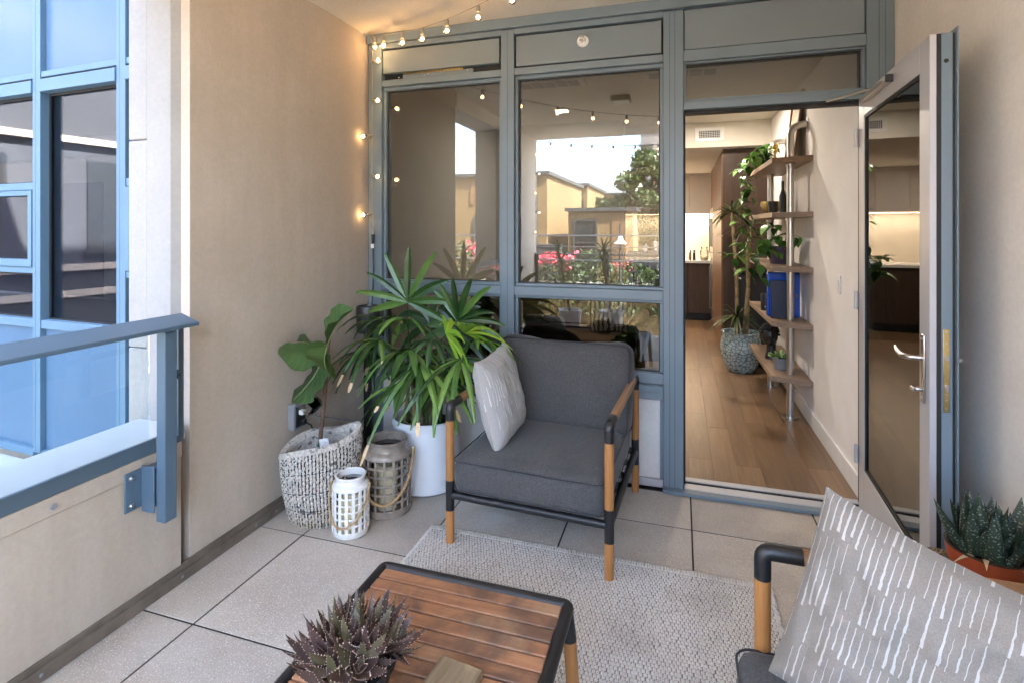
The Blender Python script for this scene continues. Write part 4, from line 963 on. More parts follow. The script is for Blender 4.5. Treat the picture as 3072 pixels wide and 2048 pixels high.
# ------------------------------------------------------------------ spiky succulents
def spiky_leaf(L, W, thick, curve, teeth=0):
    """fleshy tapering leaf along +Y, channelled on top; returns body and tooth meshes"""
    mb = MB(); k = 8; n = 8
    ring = []
    for i in range(k+1):
        t = i/k; w = W*(1-t**1.5)*(1 if t > .12 else .75+.25*t/.12); h = thick*(1-t**1.3); y = L*t; z = curve*L*t*t
        for j in range(n):
            a = 2*math.pi*j/n; cz = math.sin(a); zz = z + (cz*h*.30 if cz > 0 else cz*h*.8) - (.25*h if cz > .5 else 0)
            ring.append((math.cos(a)*w/2, y, zz))
    fs = [(i*n+j, i*n+(j+1) % n, (i+1)*n+(j+1) % n, (i+1)*n+j) for i in range(k) for j in range(n)]
    mb.add(ring, fs)
    tm = MB()
    for q in range(teeth):
        t = .1+.82*q/teeth; w = W*(1-t**1.5)/2; y = L*t; z = curve*L*t*t
        for s in (-1, 1):
            b = Vector((s*w*.97, y, z)); tip = b + Vector((s*.0042, .0022, .002)); tm.add([b+Vector((0, -.0016, -.0012)), b+Vector((0, .0016, -.0012)), b+Vector((-s*.001, 0, .0016)), tip], [(0, 1, 3), (1, 2, 3), (2, 0, 3)])
        if q % 2 == 0:
            b = Vector((random.uniform(-.4, .4)*w, y, z+thick*(1-t)*.28)); tm.add([b+Vector((-.0013, 0, 0)), b+Vector((.0013, 0, 0)), b+Vector((0, .0022, .002))], [(0, 1, 2)])
    return mb, tm
AL = []
for cur in (.12, .30, .5):
    a, b_ = spiky_leaf(1, .46, .20, cur, 0); me = a.mesh('leaf'); me.materials.append(M['aloe']); 
    random.seed(11); _, tmm = spiky_leaf(.11, .0506, .022, cur, 7); tmm.v = [(p[0]/.11, p[1]/.11, p[2]/.11) for p in tmm.v]; te = tmm.mesh('spines', False); te.materials.append(M['spine']); AL.append((me, te))
aloe = thing('potted_aloe', (-.80, 1.185, ZT), 'clump of purple toothed aloe rosettes on the slatted coffee table', 'potted plant')
MB().lathe([(.082, .0012), (.105, .085), (.112, .09), (.112, .105), (.10, .105), (.095, .085), (0, .085)], 32, (-.80, 1.185, ZT)).build('pot', M['black_soft'], aloe)
MB().lathe([(.094, .088), (0, .098)], 24, (-.80, 1.185, ZT)).build('soil', M['soil'], aloe)
random.seed(21)
ros = [(0, 0, .13, 0, 0, 1.0), (.085, .02, .115, 25, 10, 1.05), (-.09, .04, .11, -20, 15, 1.0), (.02, .10, .115, 5, 40, 1.0), (-.06, -.085, .10, -25, -25, 1.0), (.075, -.075, .10, 30, -30, .95), (-.135, -.03, .075, -45, 0, .85), (.125, .085, .08, 40, 35, .85), (-.075, .125, .085, -15, 50, .9), (.0, -.125, .075, 0, -50, .85), (.05, .135, .075, 20, 52, .8)]
for (x, y, z, tx_, ty_, s) in ros:
    ro = bpy.data.objects.new('rosette', None); C.objects.link(ro); ro.parent = aloe; ro.location = (x*.66, y*.66, .06+z*.62); ROOT[ro.name] = (0, 0, 0)
    ax = Vector((math.sin(R(tx_)), math.sin(R(ty_)), 1)).normalized(); q = Vector((0, 0, 1)).rotation_difference(ax)
    stem = MB().tube([(0, 0, -.03), tuple(ax*.01)], .010, 8).build('stem', M['aloe'], ro, local=True)
    k = 0
    for ring, (nl, elev, ln) in enumerate(((3, 72, .06), (5, 50, .095), (6, 24, .11), (5, 2, .10))):
        for a_ in range(nl):
            az = 2*math.pi*(a_+.5*ring)/nl + random.uniform(-.2, .2); e = R(elev+random.uniform(-8, 8))
            d = q @ Vector((math.cos(az)*math.cos(e), math.sin(az)*math.cos(e), math.sin(e)))
            me, te = AL[min(2, ring % 3)]; mm = leaf_matrix(d*.008, d, tuple(ax), s=ln*s*random.uniform(.85, 1.15)*.84)
            lo = inst(me, 'leaf', ro, mm); inst(te, 'spines', lo, Matrix.Identity(4))
random.seed(5)

# red pot on wicker table
wt = thing('wicker_table', (.84, 1.93, .004), 'round woven wicker side table against the side wall', 'side table')
wc = (.83, 1.945); wz = .50
MB().lathe([(.20, .003), (.235, .15), (.25, .40), (.262, wz-.03), (.25, wz-.022), (0, wz-.022)], 40, (*wc, 0)).build('body', M['wicker'], wt)
for k in range(13):
    rr = .258-.0198*k; mb = MB()
    for s in range(2):
        pts = [(wc[0]+(rr+.0045*math.cos(60*a+s*math.pi))*math.cos(a), wc[1]+(rr+.0045*math.cos(60*a+s*math.pi))*math.sin(a), wz-.012+.0045*math.sin(60*a+s*math.pi)) for a in [2*math.pi*i/200 for i in range(200)]]
        mb.tube(pts, .0058, 6, closed=True)
    mb.build('top_coil', M['wicker'], wt)
hp_ = thing('potted_haworthia', (.875, 1.95, wz), 'dark green pointed haworthia in a red orange plastic pot on the wicker table', 'potted plant')
hc = (.875, 1.95, wz)
MB().lathe([(.072, .0015), (.090, .10), (.094, .101), (.101, .145), (.094, .145), (.088, .12), (0, .12)], 36, hc).build('pot', M['terracotta'], hp_)
MB().lathe([(.1015, .1455), (.1015, .149), (.093, .149), (.093, .1455)], 36, hc).build('pot_rim', M['walnut'], hp_)
MB().lathe([(.088, .122), (0, .135)], 24, hc).build('soil', M['soil'], hp_)
def haw_mat():
    m = M['haw']; nt = m.node_tree; b = nt.nodes["Principled BSDF"]; co = objco(nt, (1, 1.6, 1))
    old = b.inputs["Base Color"].links[0].from_socket
    v = nd(nt, "ShaderNodeTexVoronoi"); v.inputs["Scale"].default_value = 17; nt.links.new(co, v.inputs["Vector"])
    cc = mixc(nt, mth(nt, 'MULTIPLY', ramp(nt, v.outputs[0], [(.22, (1, 1, 1)), (.32, (0, 0, 0))]), .8), old, (.30, .33, .28)); nt.links.new(cc, b.inputs["Base Color"])
haw_mat()
ha, _ = spiky_leaf(1, .40, .26, .15, 0); hme = ha.mesh('leaf'); hme.materials.append(M['haw'])
hd_, _ = spiky_leaf(1, .22, .08, -.5, 0); hdm = hd_.mesh('dried_leaf'); hdm.materials.append(M['dried'])
for (ox, oy, nl, base) in ((-.03, -.005, 3, 74), (-.04, .0, 7, 52), (-.03, 0, 9, 42), (.055, .01, 3, 74), (.06, .015, 6, 52), (.05, 0, 8, 40), (0, -.045, 5, 58), (.01, .05, 5, 60)):
    for k in range(nl):
        az = 2*math.pi*k/nl + random.uniform(-.3, .3) + base; e = R(base+random.uniform(-8, 8)); d = Vector((math.cos(az)*math.cos(e), math.sin(az)*math.cos(e), math.sin(e)))
        inst(hme, 'leaf', hp_, leaf_matrix(Vector((ox, oy-.01, .125))+d*.01, d, s=random.uniform(.125, .18)))
for (d, p) in (((-.75, -.45, .35), (-.04, -.04, .14)), ((-.25, -.6, .45), (-.03, -.06, .14)), ((.1, -.5, .8), (.03, -.06, .16)), ((.4, -.7, .05), (.04, -.07, .14))):
    inst(hdm, 'dried_leaf', hp_, leaf_matrix(p, d, s=.085))
# ------------------------------------------------------------------ palm in white pot
pc = (-1.525, 3.06)
palm = thing('potted_palm', (pc[0], pc[1], .002), 'large leafy lady palm in a white cylinder pot by the windows', 'potted plant')
MB().lathe([(.195, .004), (.206, .012), (.206, .385), (.214, .390), (.214, .425), (.206, .430), (.197, .425), (.195, .36), (0, .36)], 56, (*pc, .002)).build('pot', M['white_pot'], palm)
MB().lathe([(.20, .0008), (.20, .0035)], 40, (*pc, .002)).build('saucer', M['grey_plastic'], palm)
MB().lathe([(.194, .366), (.1, .375), (0, .38)], 32, (*pc, .002)).build('soil', M['soil'], palm)
for k in range(26):
    a = random.uniform(0, 6.28); rr = random.uniform(.02, .17); p = Vector((pc[0]+rr*math.cos(a), pc[1]+rr*math.sin(a), .378))
    MB().tube([p, p+Vector((random.uniform(-.05, .05), random.uniform(-.05, .05), random.uniform(.01, .06)))], [.004, .002], 5).build('husk', M['dried'] if k % 3 else M['bark'], palm)
def fan(center, axis, side, spread, n, L, droop, m, w=.044, up=.0, tips=False, start=None):
    """palm fan: leaflets spread about axis in the plane (axis, side)"""
    c_ = Vector(center); ax = Vector(axis).normalized(); sd = Vector(side); sd = (sd-ax*sd.dot(ax)).normalized(); nrm = ax.cross(sd)
    b0 = Vector(start) if start else Vector((pc[0]+random.uniform(-.1, .1), pc[1]+random.uniform(-.08, .08), .38))
    mid = b0.lerp(c_, .6) + Vector((0, 0, .10)); mid.x += (b0.x-c_.x)*.2
    pet = MB().tube([b0, b0.lerp(mid, .55)+Vector((0, 0, .03)), mid, c_], [.009, .007, .0045, .003], 7).build('frond', M['palm'], palm)
    for k in range(n):
        f = (k/(n-1)-.5) if n > 1 else 0
        a = R(spread)*f + random.uniform(-.05, .05); d = (ax*math.cos(a) + sd*math.sin(a) + nrm*random.uniform(-.12, .12) + Vector((0, 0, up))).normalized()
        l = L*(1-.30*abs(f)*2*.7)*random.uniform(.88, 1.08); pts = []; ns = 9; dr = droop*random.uniform(.7, 1.3)
        for i in range(ns):
            t = i/(ns-1); p = c_ + d*l*t + Vector((0, 0, -dr*l*t*t*(1 if t < .5 else 1+.6*(t-.5)))); p.y = min(p.y, 3.395); pts.append(p)
        s_ = nrm.cross(d) if abs(nrm.cross(d).length) > .1 else sd
        ww_ = w*random.uniform(.95, 1.3); prof = [.30, .62, .88, 1, 1, .95, .82, .62, .30]
        lf = ribbon(pts, [ww_*q for q in prof], s_, .42)
        lo = lf.build('leaflet', m, pet)
        if tips and k % 2 == 0:
            e = pts[-3:]; ex = e[-1] + (e[-1]-e[-2])*.9
            ribbon([e[-1]-(e[-1]-e[-2])*.15, (e[-1]+ex)/2, ex], [ww_*.5, ww_*.55, ww_*.2], s_, .2).build('dry_tip', M['dried'], pet)
PA, PL, PD = M['palm'], M['palm_lt'], M['palm_dk']
X_, Z_ = (1, 0, 0), (0, 0, 1)
random.seed(31)
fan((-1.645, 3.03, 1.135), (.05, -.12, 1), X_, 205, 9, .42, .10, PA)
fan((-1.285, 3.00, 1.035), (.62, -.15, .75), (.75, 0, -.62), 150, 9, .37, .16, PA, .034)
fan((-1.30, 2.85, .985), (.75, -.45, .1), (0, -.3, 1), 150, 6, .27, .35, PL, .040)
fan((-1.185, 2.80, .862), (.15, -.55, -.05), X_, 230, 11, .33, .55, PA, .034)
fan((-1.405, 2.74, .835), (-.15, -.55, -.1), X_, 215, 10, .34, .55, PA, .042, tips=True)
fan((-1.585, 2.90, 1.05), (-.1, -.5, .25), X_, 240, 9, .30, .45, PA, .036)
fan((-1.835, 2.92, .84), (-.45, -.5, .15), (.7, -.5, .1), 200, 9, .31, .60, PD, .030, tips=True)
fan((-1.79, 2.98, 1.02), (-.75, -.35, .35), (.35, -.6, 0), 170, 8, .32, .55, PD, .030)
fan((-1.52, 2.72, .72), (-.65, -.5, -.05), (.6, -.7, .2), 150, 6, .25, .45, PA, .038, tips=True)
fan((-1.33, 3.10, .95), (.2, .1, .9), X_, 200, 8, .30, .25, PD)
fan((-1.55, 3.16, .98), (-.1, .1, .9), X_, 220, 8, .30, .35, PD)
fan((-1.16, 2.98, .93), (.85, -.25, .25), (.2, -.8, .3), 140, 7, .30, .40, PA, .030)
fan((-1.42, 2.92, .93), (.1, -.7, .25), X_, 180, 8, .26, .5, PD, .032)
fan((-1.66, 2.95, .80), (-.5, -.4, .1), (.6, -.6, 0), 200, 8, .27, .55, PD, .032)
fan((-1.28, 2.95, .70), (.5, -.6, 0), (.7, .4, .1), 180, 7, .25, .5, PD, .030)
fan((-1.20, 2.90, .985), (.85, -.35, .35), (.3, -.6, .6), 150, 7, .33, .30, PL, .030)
fan((-1.50, 2.80, .90), (-.05, -.7, .15), X_, 220, 10, .31, .55, PA, .038)
fan((-1.72, 2.84, .93), (-.45, -.6, .2), (.7, -.5, 0), 190, 8, .30, .50, PA, .034, tips=True)
fan((-1.30, 2.76, .76), (.35, -.6, -.1), X_, 190, 8, .28, .5, PA, .036)
for k in range(12):
    a = random.uniform(0, 6.28); rr = random.uniform(.02, .13); b0 = Vector((pc[0]+rr*math.cos(a), pc[1]-.03+rr*math.sin(a), .372)); t0 = b0 + Vector((random.uniform(-.1, .1), random.uniform(-.1, .05), random.uniform(.28, .5)))
    MB().tube([b0, b0.lerp(t0, .5)+Vector((.01, 0, 0)), t0], [.012, .010, .007], 8).build('cane', M['cane'] if k % 3 else M['bark'], palm)

# ------------------------------------------------------------------ fig in woven basket
bk = thing('woven_basket', (-1.965, 2.555, .001), 'slouching black and white woven basket planter in the corner', 'basket')
def bpt(a, t, dr=0.0):
    """point on the basket wall: angle a, height fraction t, radial offset dr"""
    cx_ = -1.922+.008*t; cy_ = 2.560-.035*t; rb = .172+.034*math.sin(min(1, t*1.12)*math.pi*.55)**.9*.85
    rb += .012*math.sin(2*a+1)*t + .008*math.sin(3*a+.5)*t - .010*math.exp(-((t-.62)/.1)**2)*max(0, math.cos(a-.0))
    H_ = .425 + .050*math.cos(a-.25) + .012*math.sin(3*a)
    x_ = cx_+(rb+dr)*math.cos(a); return Vector((max(x_, -2.143+dr*.4), cy_+(rb+dr)*math.sin(a), .002+H_*t))
mb = MB(); na, nt_ = 72, 16; vs_ = [bpt(2*math.pi*i/na, j/nt_, -.006) for j in range(nt_+1) for i in range(na)]
mb.add(vs_, [(j*na+i, j*na+(i+1) % na, (j+1)*na+(i+1) % na, (j+1)*na+i) for j in range(nt_) for i in range(na)])
vs2 = [bpt(2*math.pi*i/na, .04+.96*j/nt_, -.020) for j in range(nt_+1) for i in range(na)]
MBI = MB().add(vs2, [(j*na+i, (j+1)*na+i, (j+1)*na+(i+1) % na, j*na+(i+1) % na) for j in range(nt_) for i in range(na)]); mb.add([bpt(2*math.pi*i/na, .0, -.006) for i in range(na)], [tuple(range(na-1, -1, -1))])
M['bk_dark'] = plain('dark_basket_fibre', (.035, .03, .027), .9, var=.4, vs_=50)
def bk_mat():
    m, nt, b = nmat('pale_basket_fibre'); g = nd(nt, "ShaderNodeNewGeometry"); co = g.outputs["Position"]
    c1 = ramp(nt, noise(nt, co, 70, 4), [(.3, (.36, .325, .28)), (.7, (.62, .575, .515))])
    sp = nd(nt, "ShaderNodeSeparateXYZ"); nt.links.new(co, sp.inputs[0])
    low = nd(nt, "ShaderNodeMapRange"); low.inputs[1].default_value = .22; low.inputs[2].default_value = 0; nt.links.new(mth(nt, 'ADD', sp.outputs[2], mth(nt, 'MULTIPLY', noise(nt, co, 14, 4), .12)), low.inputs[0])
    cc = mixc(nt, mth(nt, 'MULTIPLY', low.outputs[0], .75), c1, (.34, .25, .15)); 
    cc = mixc(nt, mth(nt, 'MULTIPLY', ramp(nt, noise(nt, co, 26, 4), [(.60, (0, 0, 0)), (.66, (1, 1, 1))]), .75), cc, (.05, .045, .04))
    nt.links.new(cc, b.inputs["Base Color"]); b.inputs["Roughness"].default_value = .92; bump(nt, b, noise(nt, co, 300, 2), .4, .002); return m
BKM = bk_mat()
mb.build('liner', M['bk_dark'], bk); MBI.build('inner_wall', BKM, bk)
random.seed(8)
rows, cols_ = 15, 68; mb = MB()
for c__ in range(cols_):
    a = 2*math.pi*c__/cols_; pts, rad = [], []; ph = random.uniform(0, 1)
    for k in range(rows*4+1):
        t = k/(rows*4); f = abs(math.sin(math.pi*(t*rows+.5*(c__ % 2)))); pts.append(bpt(a+random.uniform(-.006, .006)+.010*math.sin(t*9+ph), t, -.003+.004*f)); rad.append(.0060+.0030*f)
    mb.tube(pts, rad, 6)
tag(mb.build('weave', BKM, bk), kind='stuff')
mb = MB()
for r__ in range(1, rows*2):
    for c__ in range(cols_):
        if random.random() < .45: continue
        a = 2*math.pi*(c__+.5)/cols_; t = (r__+random.uniform(-.2, .2))/(rows*2); h_ = random.uniform(.007, .016); mb.tube([bpt(a, t-h_, .004), bpt(a+.008, t+h_, .0055)], .0030, 5)
tag(mb.build('dark_stitches', M['bk_dark'], bk), kind='stuff')
for t_ in (.24, .47, .72): MB().tube([bpt(2*math.pi*i/120, t_+.006*math.sin(i*1.7), .0055) for i in range(120)], .0024, 5, closed=True).build('seam', M['bk_dark'], bk)
mb = MB()
for i in range(110): 
    a = 2*math.pi*i/110; mb.tube([bpt(a, .96, .006), bpt(a+.02, 1.02, -.001), bpt(a+.035, 1.0, -.018), bpt(a+.04, .94, -.022)], .0065, 6)
tag(mb.build('rim_weave', BKM, bk), kind='stuff')
mb = MB(); mb.add([bpt(2*math.pi*i/60, .66, -.021) for i in range(60)] + [Vector((-1.95, 2.52, .30))], [(i, (i+1) % 60, 60) for i in range(60)]); mb.build('soil', M['soil'], bk)
fg = thing('fiddle_leaf_fig', (-1.925, 2.535, .29), 'young fiddle leaf fig with curled leaves growing in the woven basket', 'plant')
stem = [(-1.93, 2.54, .24), (-1.922, 2.54, .45), (-1.905, 2.545, .62), (-1.890, 2.55, .80), (-1.885, 2.555, .94), (-1.875, 2.56, 1.0)]
MB().tube(stem, [.0125, .012, .0115, .0105, .009, .006], 10).build('stem', M['bark'], fg)
for k in range(22):
    t = random.uniform(.2, 4.2); i = int(t); p = Vector(stem[i]).lerp(Vector(stem[i+1]), t-i); d = rdir(-.2, .4); MB().tube([p+d*.007, p+d*.014+Vector((0, 0, -.004))], [.006, .003], 5).build('leaf_scar', M['bark'], fg)
def fig_leaf(base, tip, width, side, bend, ruff, fold=.35, seed=0):
    base, tip, side = Vector(base), Vector(tip), Vector(side); n, kk = 15, 8; d = tip-base; L = d.length; dn_ = d.normalized(); s = (side-dn_*side.dot(dn_)).normalized(); nr = s.cross(dn_)
    prof = lambda t: (.14+.86*math.sin(min(1, t*1.05)*math.pi)**.55*(.62+.55*t) if 0 < t < 1 else .03)
    vs_ = []
    for i in range(n+1):
        t = i/n; c_ = base + d*t + nr*bend*math.sin(t*math.pi)*L + Vector((0, 0, 0))
        w = width*prof(t)*.62
        for j in range(kk+1):
            q = -1+2*j/kk; z = abs(q)*w*fold + ruff*math.sin(t*11+q*2+seed)*abs(q)*w*.5 + ruff*.35*math.sin(t*23+seed)*q*q*w; vs_.append(c_ + s*q*w + nr*z)
    fs = [(i*(kk+1)+j, i*(kk+1)+j+1, (i+1)*(kk+1)+j+1, (i+1)*(kk+1)+j) for i in range(n) for j in range(kk)]
    mb = MB().add(vs_, fs); mb.uv = [(j/kk, i/n) for i in range(n+1) for j in range(kk+1)]; o = mb.build('leaf', M['figv'], fg)
    MB().tube([base + d*t + nr*(bend*math.sin(t*math.pi)*L-.002) for t in (0, .25, .5, .75, .95)], [.004, .003, .0022, .0016, .001], 6).build('midrib', M['fig_rib'], o); return o
def fig_mat():
    m = leafm('fig_leaf_veined', [(.035, .085, .024), (.065, .13, .035), (.10, .165, .055)], .42, .15); nt = m.node_tree; b = nt.nodes["Principled BSDF"]
    t = nd(nt, "ShaderNodeTexCoord"); sp = nd(nt, "ShaderNodeSeparateXYZ"); nt.links.new(t.outputs["UV"], sp.inputs[0])
    au = mth(nt, 'ABSOLUTE', mth(nt, 'SUBTRACT', sp.outputs[0], .5)); w = mth(nt, 'FRACT', mth(nt, 'MULTIPLY', mth(nt, 'SUBTRACT', sp.outputs[1], mth(nt, 'MULTIPLY', au, .55)), 7.0))
    f = mth(nt, 'LESS_THAN', mth(nt, 'ABSOLUTE', mth(nt, 'SUBTRACT', w, .5)), .045); old = b.inputs["Base Color"].links[0].from_socket
    cc = mixc(nt, mth(nt, 'MULTIPLY', f, .6), old, (.17, .22, .08))
    br_ = ramp(nt, noise(nt, objco(nt), 12, 4), [(.66, (0, 0, 0)), (.72, (1, 1, 1))]); cc = mixc(nt, mth(nt, 'MULTIPLY', br_, .8), cc, (.10, .06, .03)); nt.links.new(cc, b.inputs["Base Color"]); return m
M['figv'] = fig_mat(); M['fig_rib'] = plain('pale_leaf_rib', (.20, .24, .09), .5)
fig_leaf((-1.885, 2.55, .955), (-1.745, 2.60, 1.145), .20, (.5, -.8, -.3), .10, .18, .50, 1)
fig_leaf((-1.885, 2.55, .950), (-2.135, 2.45, .905), .19, (-.1, -.6, .75), .12, .12, .25, 2)
fig_leaf((-1.885, 2.54, .915), (-2.02, 2.42, .655), .26, (.85, -.45, .2), .08, .18, .12, 3)
fig_leaf((-1.885, 2.54, .930), (-1.775, 2.40, .845), .20, (.4, .5, -.7), .10, .16, .2, 4)
fig_leaf((-1.885, 2.55, .945), (-2.06, 2.58, .99), .15, (0, -.8, .6), .15, .25, .3, 5)
tie = MB().tube([Vector((-1.926, 2.54, .385)) + Vector((math.cos(a)*.016, math.sin(a)*.016, .004*math.sin(3*a))) for a in [k*.5236 for k in range(12)]], .004, 6, closed=True)
tie.tube([(-1.915, 2.526, .385), (-1.90, 2.515, .398)], .003, 5).tube([(-1.915, 2.526, .385), (-1.912, 2.512, .365)], .003, 5).build('green_tie', plain('green_tie', (.0, .12, .07), .5), fg)
tgm = plain('printed_tag', (.62, .61, .60), .6, var=.25, vs_=60)
MB().obox((-1.872, 2.505, .405), (.05, .0012, .075), Matrix.Rotation(R(20), 3, 'Z') @ Matrix.Rotation(R(-8), 3, 'Y')).build('plant_tag', tgm, fg, smooth=False)
MB().obox((-1.95, 2.53, .395), (.03, .0012, .07), Matrix.Rotation(R(-40), 3, 'Z') @ Matrix.Rotation(R(14), 3, 'Y')).build('plant_tag', tgm, fg, smooth=False)

# ------------------------------------------------------------------ lanterns
def lantern(c, r, h, m, ncol, nrow, holew, label, group, candle_h, yaw, body0=.10, body1=.80, arch=False):
    t = thing('candle_lantern', c, label, 'lantern', group); x, y, z = c; th = .006 + r*.02
    n = ncol*8; vs_, fs = [], []
    zz = [h*body0]
    rowh = (body1-body0)*h/nrow
    for k in range(nrow): zz += [h*body0+k*rowh+rowh*.12, h*body0+k*rowh+rowh*.88] if k == 0 else [h*body0+k*rowh+rowh*.12, h*body0+k*rowh+rowh*.88]
    zz += [h*body1]
    hw = int(round(8*holew))
    for layer, rr in ((0, r), (1, r-th)):
        for zk in zz:
            for i in range(n): a = 2*math.pi*i/n; vs_.append((x+rr*math.cos(a), y+rr*math.sin(a), z+zk))
    nz = len(zz); ix = lambda l, k, i: l*nz*n + k*n + i % n
    hole = lambda k, i: (k % 2 == 1) and (k < nz-1) and ((i % 8) < hw)
    for k in range(nz-1):
        for i in range(n):
            if hole(k, i): 
                continue
            fs += [(ix(0, k, i), ix(0, k, i+1), ix(0, k+1, i+1), ix(0, k+1, i)), (ix(1, k, i), ix(1, k+1, i), ix(1, k+1, i+1), ix(1, k, i+1))]
            if hole(k, i+1): fs.append((ix(0, k, i+1), ix(1, k, i+1), ix(1, k+1, i+1), ix(0, k+1, i+1)))
            if hole(k, i-1): fs.append((ix(0, k, i), ix(0, k+1, i), ix(1, k+1, i), ix(1, k, i)))
            if k+1 < nz-1 and hole(k+1, i): fs.append((ix(0, k+1, i), ix(0, k+1, i+1), ix(1, k+1, i+1), ix(1, k+1, i)))
            if k > 0 and hole(k-1, i): fs.append((ix(0, k, i), ix(1, k, i), ix(1, k, i+1), ix(0, k, i+1)))
    MB().add(vs_, fs).build('lattice', m, t, bevel=.0012 if r < .1 else .0018)
    MB().lathe([(r*.93, .0008), (r*.97, .006), (r*1.0, h*body0), (r-th, h*body0), (r-th-.002, .012), (0, .012)], 48, c).build('base', m, t)
    nr = r*.78
    MB().lathe([(r-th, h*body1), (r, h*body1), (r*.995, h*(body1+.025)), (r*.93, h*(body1+.055)), (nr*1.02, h*(body1+.075)), (nr, h*(body1+.09)), (nr, h*.955), (nr*1.05, h*.965), (nr*1.06, h*.99), (nr*.99, h), (nr*.92, h*.985), (nr*.92, h*(body1+.08)), (r*.88, h*(body1+.04)), (r-th, h*body1)], 48, c).build('neck', m, t)
    # rope handle: three strands twisted round a drooping line between two eyelets, hanging down on the front
    ca, sa = math.cos(yaw), math.sin(yaw); e0 = Vector((x-ca*(r+.008), y-sa*(r+.008), z+h*(body1+.045))); e1 = Vector((x+ca*(r+.008), y+sa*(r+.008), z+h*(body1+.045)))
    fwd = Vector((sa, -ca, 0)); line = []; NN = 90
    for i in range(NN+1):
        s = i/NN; a = math.pi*s; p = Vector((x, y, 0)) + Vector((-ca, -sa, 0))*math.cos(a)*(r+.010) + fwd*math.sin(a)*(r+.014); dz = math.sin(a)**.9
        p.z = z+h*(body1+.045) - h*.62*dz; line.append(p)
    rr_ = .0042 if r < .1 else .0062; mb = MB()
    for s in range(3):
        pts = []
        for i, p in enumerate(line):
            tn = (line[min(i+1, NN)]-line[max(i-1, 0)]).normalized(); _, u, v = orth(tn); ph = i*.62*(1 if r > .1 else 1.1)+s*2.094; pts.append(p + (u*math.cos(ph)+v*math.sin(ph))*rr_*.62)
        mb.tube(pts, rr_*.66, 6)
    mb.build('rope_handle', M['rope'], t)
    for e in (e0, e1): MB().cyl(e-Vector((ca, sa, 0))*.004, e+Vector((ca, sa, 0))*.004, .0085, n=12).build('eyelet', M['brass'], t)
    cf = .60 if r < .1 else .42
    cd = thing('pillar_candle', (x, y, z+.0125), 'ivory pillar candle inside the ' + ('white' if r < .1 else 'taupe') + ' lantern', 'candle', 'candles in the lanterns')
    MB().lathe([(r*cf, .0005), (r*cf, candle_h), (r*cf*.9, candle_h+.004), (0, candle_h-.006)], 28, (x, y, z+.0125)).build('wax', M['wax'], cd)
    MB().cyl((x, y, z+candle_h), (x+.002, y, z+candle_h+.022), .0015, n=6).build('wick', M['black'], cd)
lantern((-1.663, 2.445, .0022), .097, .305, M['white_ceramic'], 17, 6, .5, 'white ceramic lattice lantern with rope handle on the pavers', 'lattice lanterns', .20, R(10))
lantern((-1.597, 2.705, .0022), .139, .405, M['taupe_ceramic'], 17, 6, .75, 'larger taupe glazed lattice lantern with rope handle beside the white pot', 'lattice lanterns', .24, R(22))

# ------------------------------------------------------------------ corner speaker on stand, socket box and cords
spx, spy = -2.085, 3.275
sp_ = thing('speaker_on_stand', (spx, spy, .003), 'dark grey cylinder speaker on a slim black stand in the corner', 'speaker')
MB().lathe([(.078, .875), (.081, .88), (.081, 1.05), (.078, 1.056), (.070, 1.056), (.068, 1.045), (0, 1.045)], 40, (spx, spy, 0)).build('speaker_body', plain('dark_grey_metal', (.045, .044, .043), .4, .3, var=.1), sp_)
MB().box(spx-.030, spx+.030, spy-.014, spy+.014, .012, .8745).build('pole', M['black'], sp_, bevel=.003)
MB().box(spx-.070, spx+.16, spy-.15, spy+.11, .003, .0118).build('foot', M['black'], sp_, bevel=.003)
MB().tube([(spx+.05, spy-.07, .878), (spx+.055, spy-.085, .80), (spx+.04, spy-.03, .70), (spx+.05, spy-.03, .45), (spx+.035, spy-.05, .25), (spx+.02, spy-.09, .013)], .004, 7).build('cord', M['black_soft'], sp_)
ob = thing('outdoor_socket', (-2.18, 2.63, .49), 'grey weatherproof socket box with raised clear cover on the tan wall', 'socket')
mt = Matrix.Identity(3)
MB().box(-2.1795, -2.135, 2.575, 2.685, .425, .575).build('box', M['grey_plastic'], ob, bevel=.006)
MB().box(-2.1348, -2.128, 2.59, 2.67, .44, .56).build('face', M['black_soft'], ob, bevel=.003)
ck = Matrix.Rotation(R(-38), 3, 'Y')
mb = MB(); cc0 = Vector((-2.080, 2.63, .585))
for (dx, dy, dz, sx, sy, sz) in ((0, 0, .032, .13, .105, .003), (0, .051, 0, .13, .003, .062), (0, -.051, 0, .13, .003, .062), (.064, 0, 0, .003, .10, .062)): mb.obox(cc0 + ck.inverted() @ Vector((dx, dy, dz)), (sx, sy, sz), ck.inverted())
mb.build('cover', M['clear'], ob, bevel=.002); MB().cyl((-2.13, 2.58, .578), (-2.13, 2.68, .578), .006, n=10).build('hinge', M['grey_plastic'], ob)
for z, yy in ((.525, 2.625), (.465, 2.635)): MB().box(-2.1278, -2.100, yy-.016, yy+.016, z-.014, z+.014).build('plug', M['black_soft'] if z < .5 else M['white_plastic'], ob, bevel=.004)
cord = thing('black_power_cord', (-2.0, 2.8, .3), 'black power cords running from the socket behind the basket to the speaker', 'cord')
MB().tube([(-2.100, 2.625, .525), (-2.03, 2.66, .50), (-1.93, 2.72, .475), (-1.83, 2.74, .46), (-1.765, 2.72, .42), (-1.74, 2.70, .30), (-1.735, 2.69, .15), (-1.75, 2.72, .012)], .0045, 8).build('cord', M['black_soft'], cord)
MB().tube([(-2.100, 2.635, .465), (-2.08, 2.66, .44), (-2.10, 2.72, .36), (-2.12, 2.80, .2), (-2.10, 3.0, .03)], .004, 8).build('cord', M['black_soft'], cord)

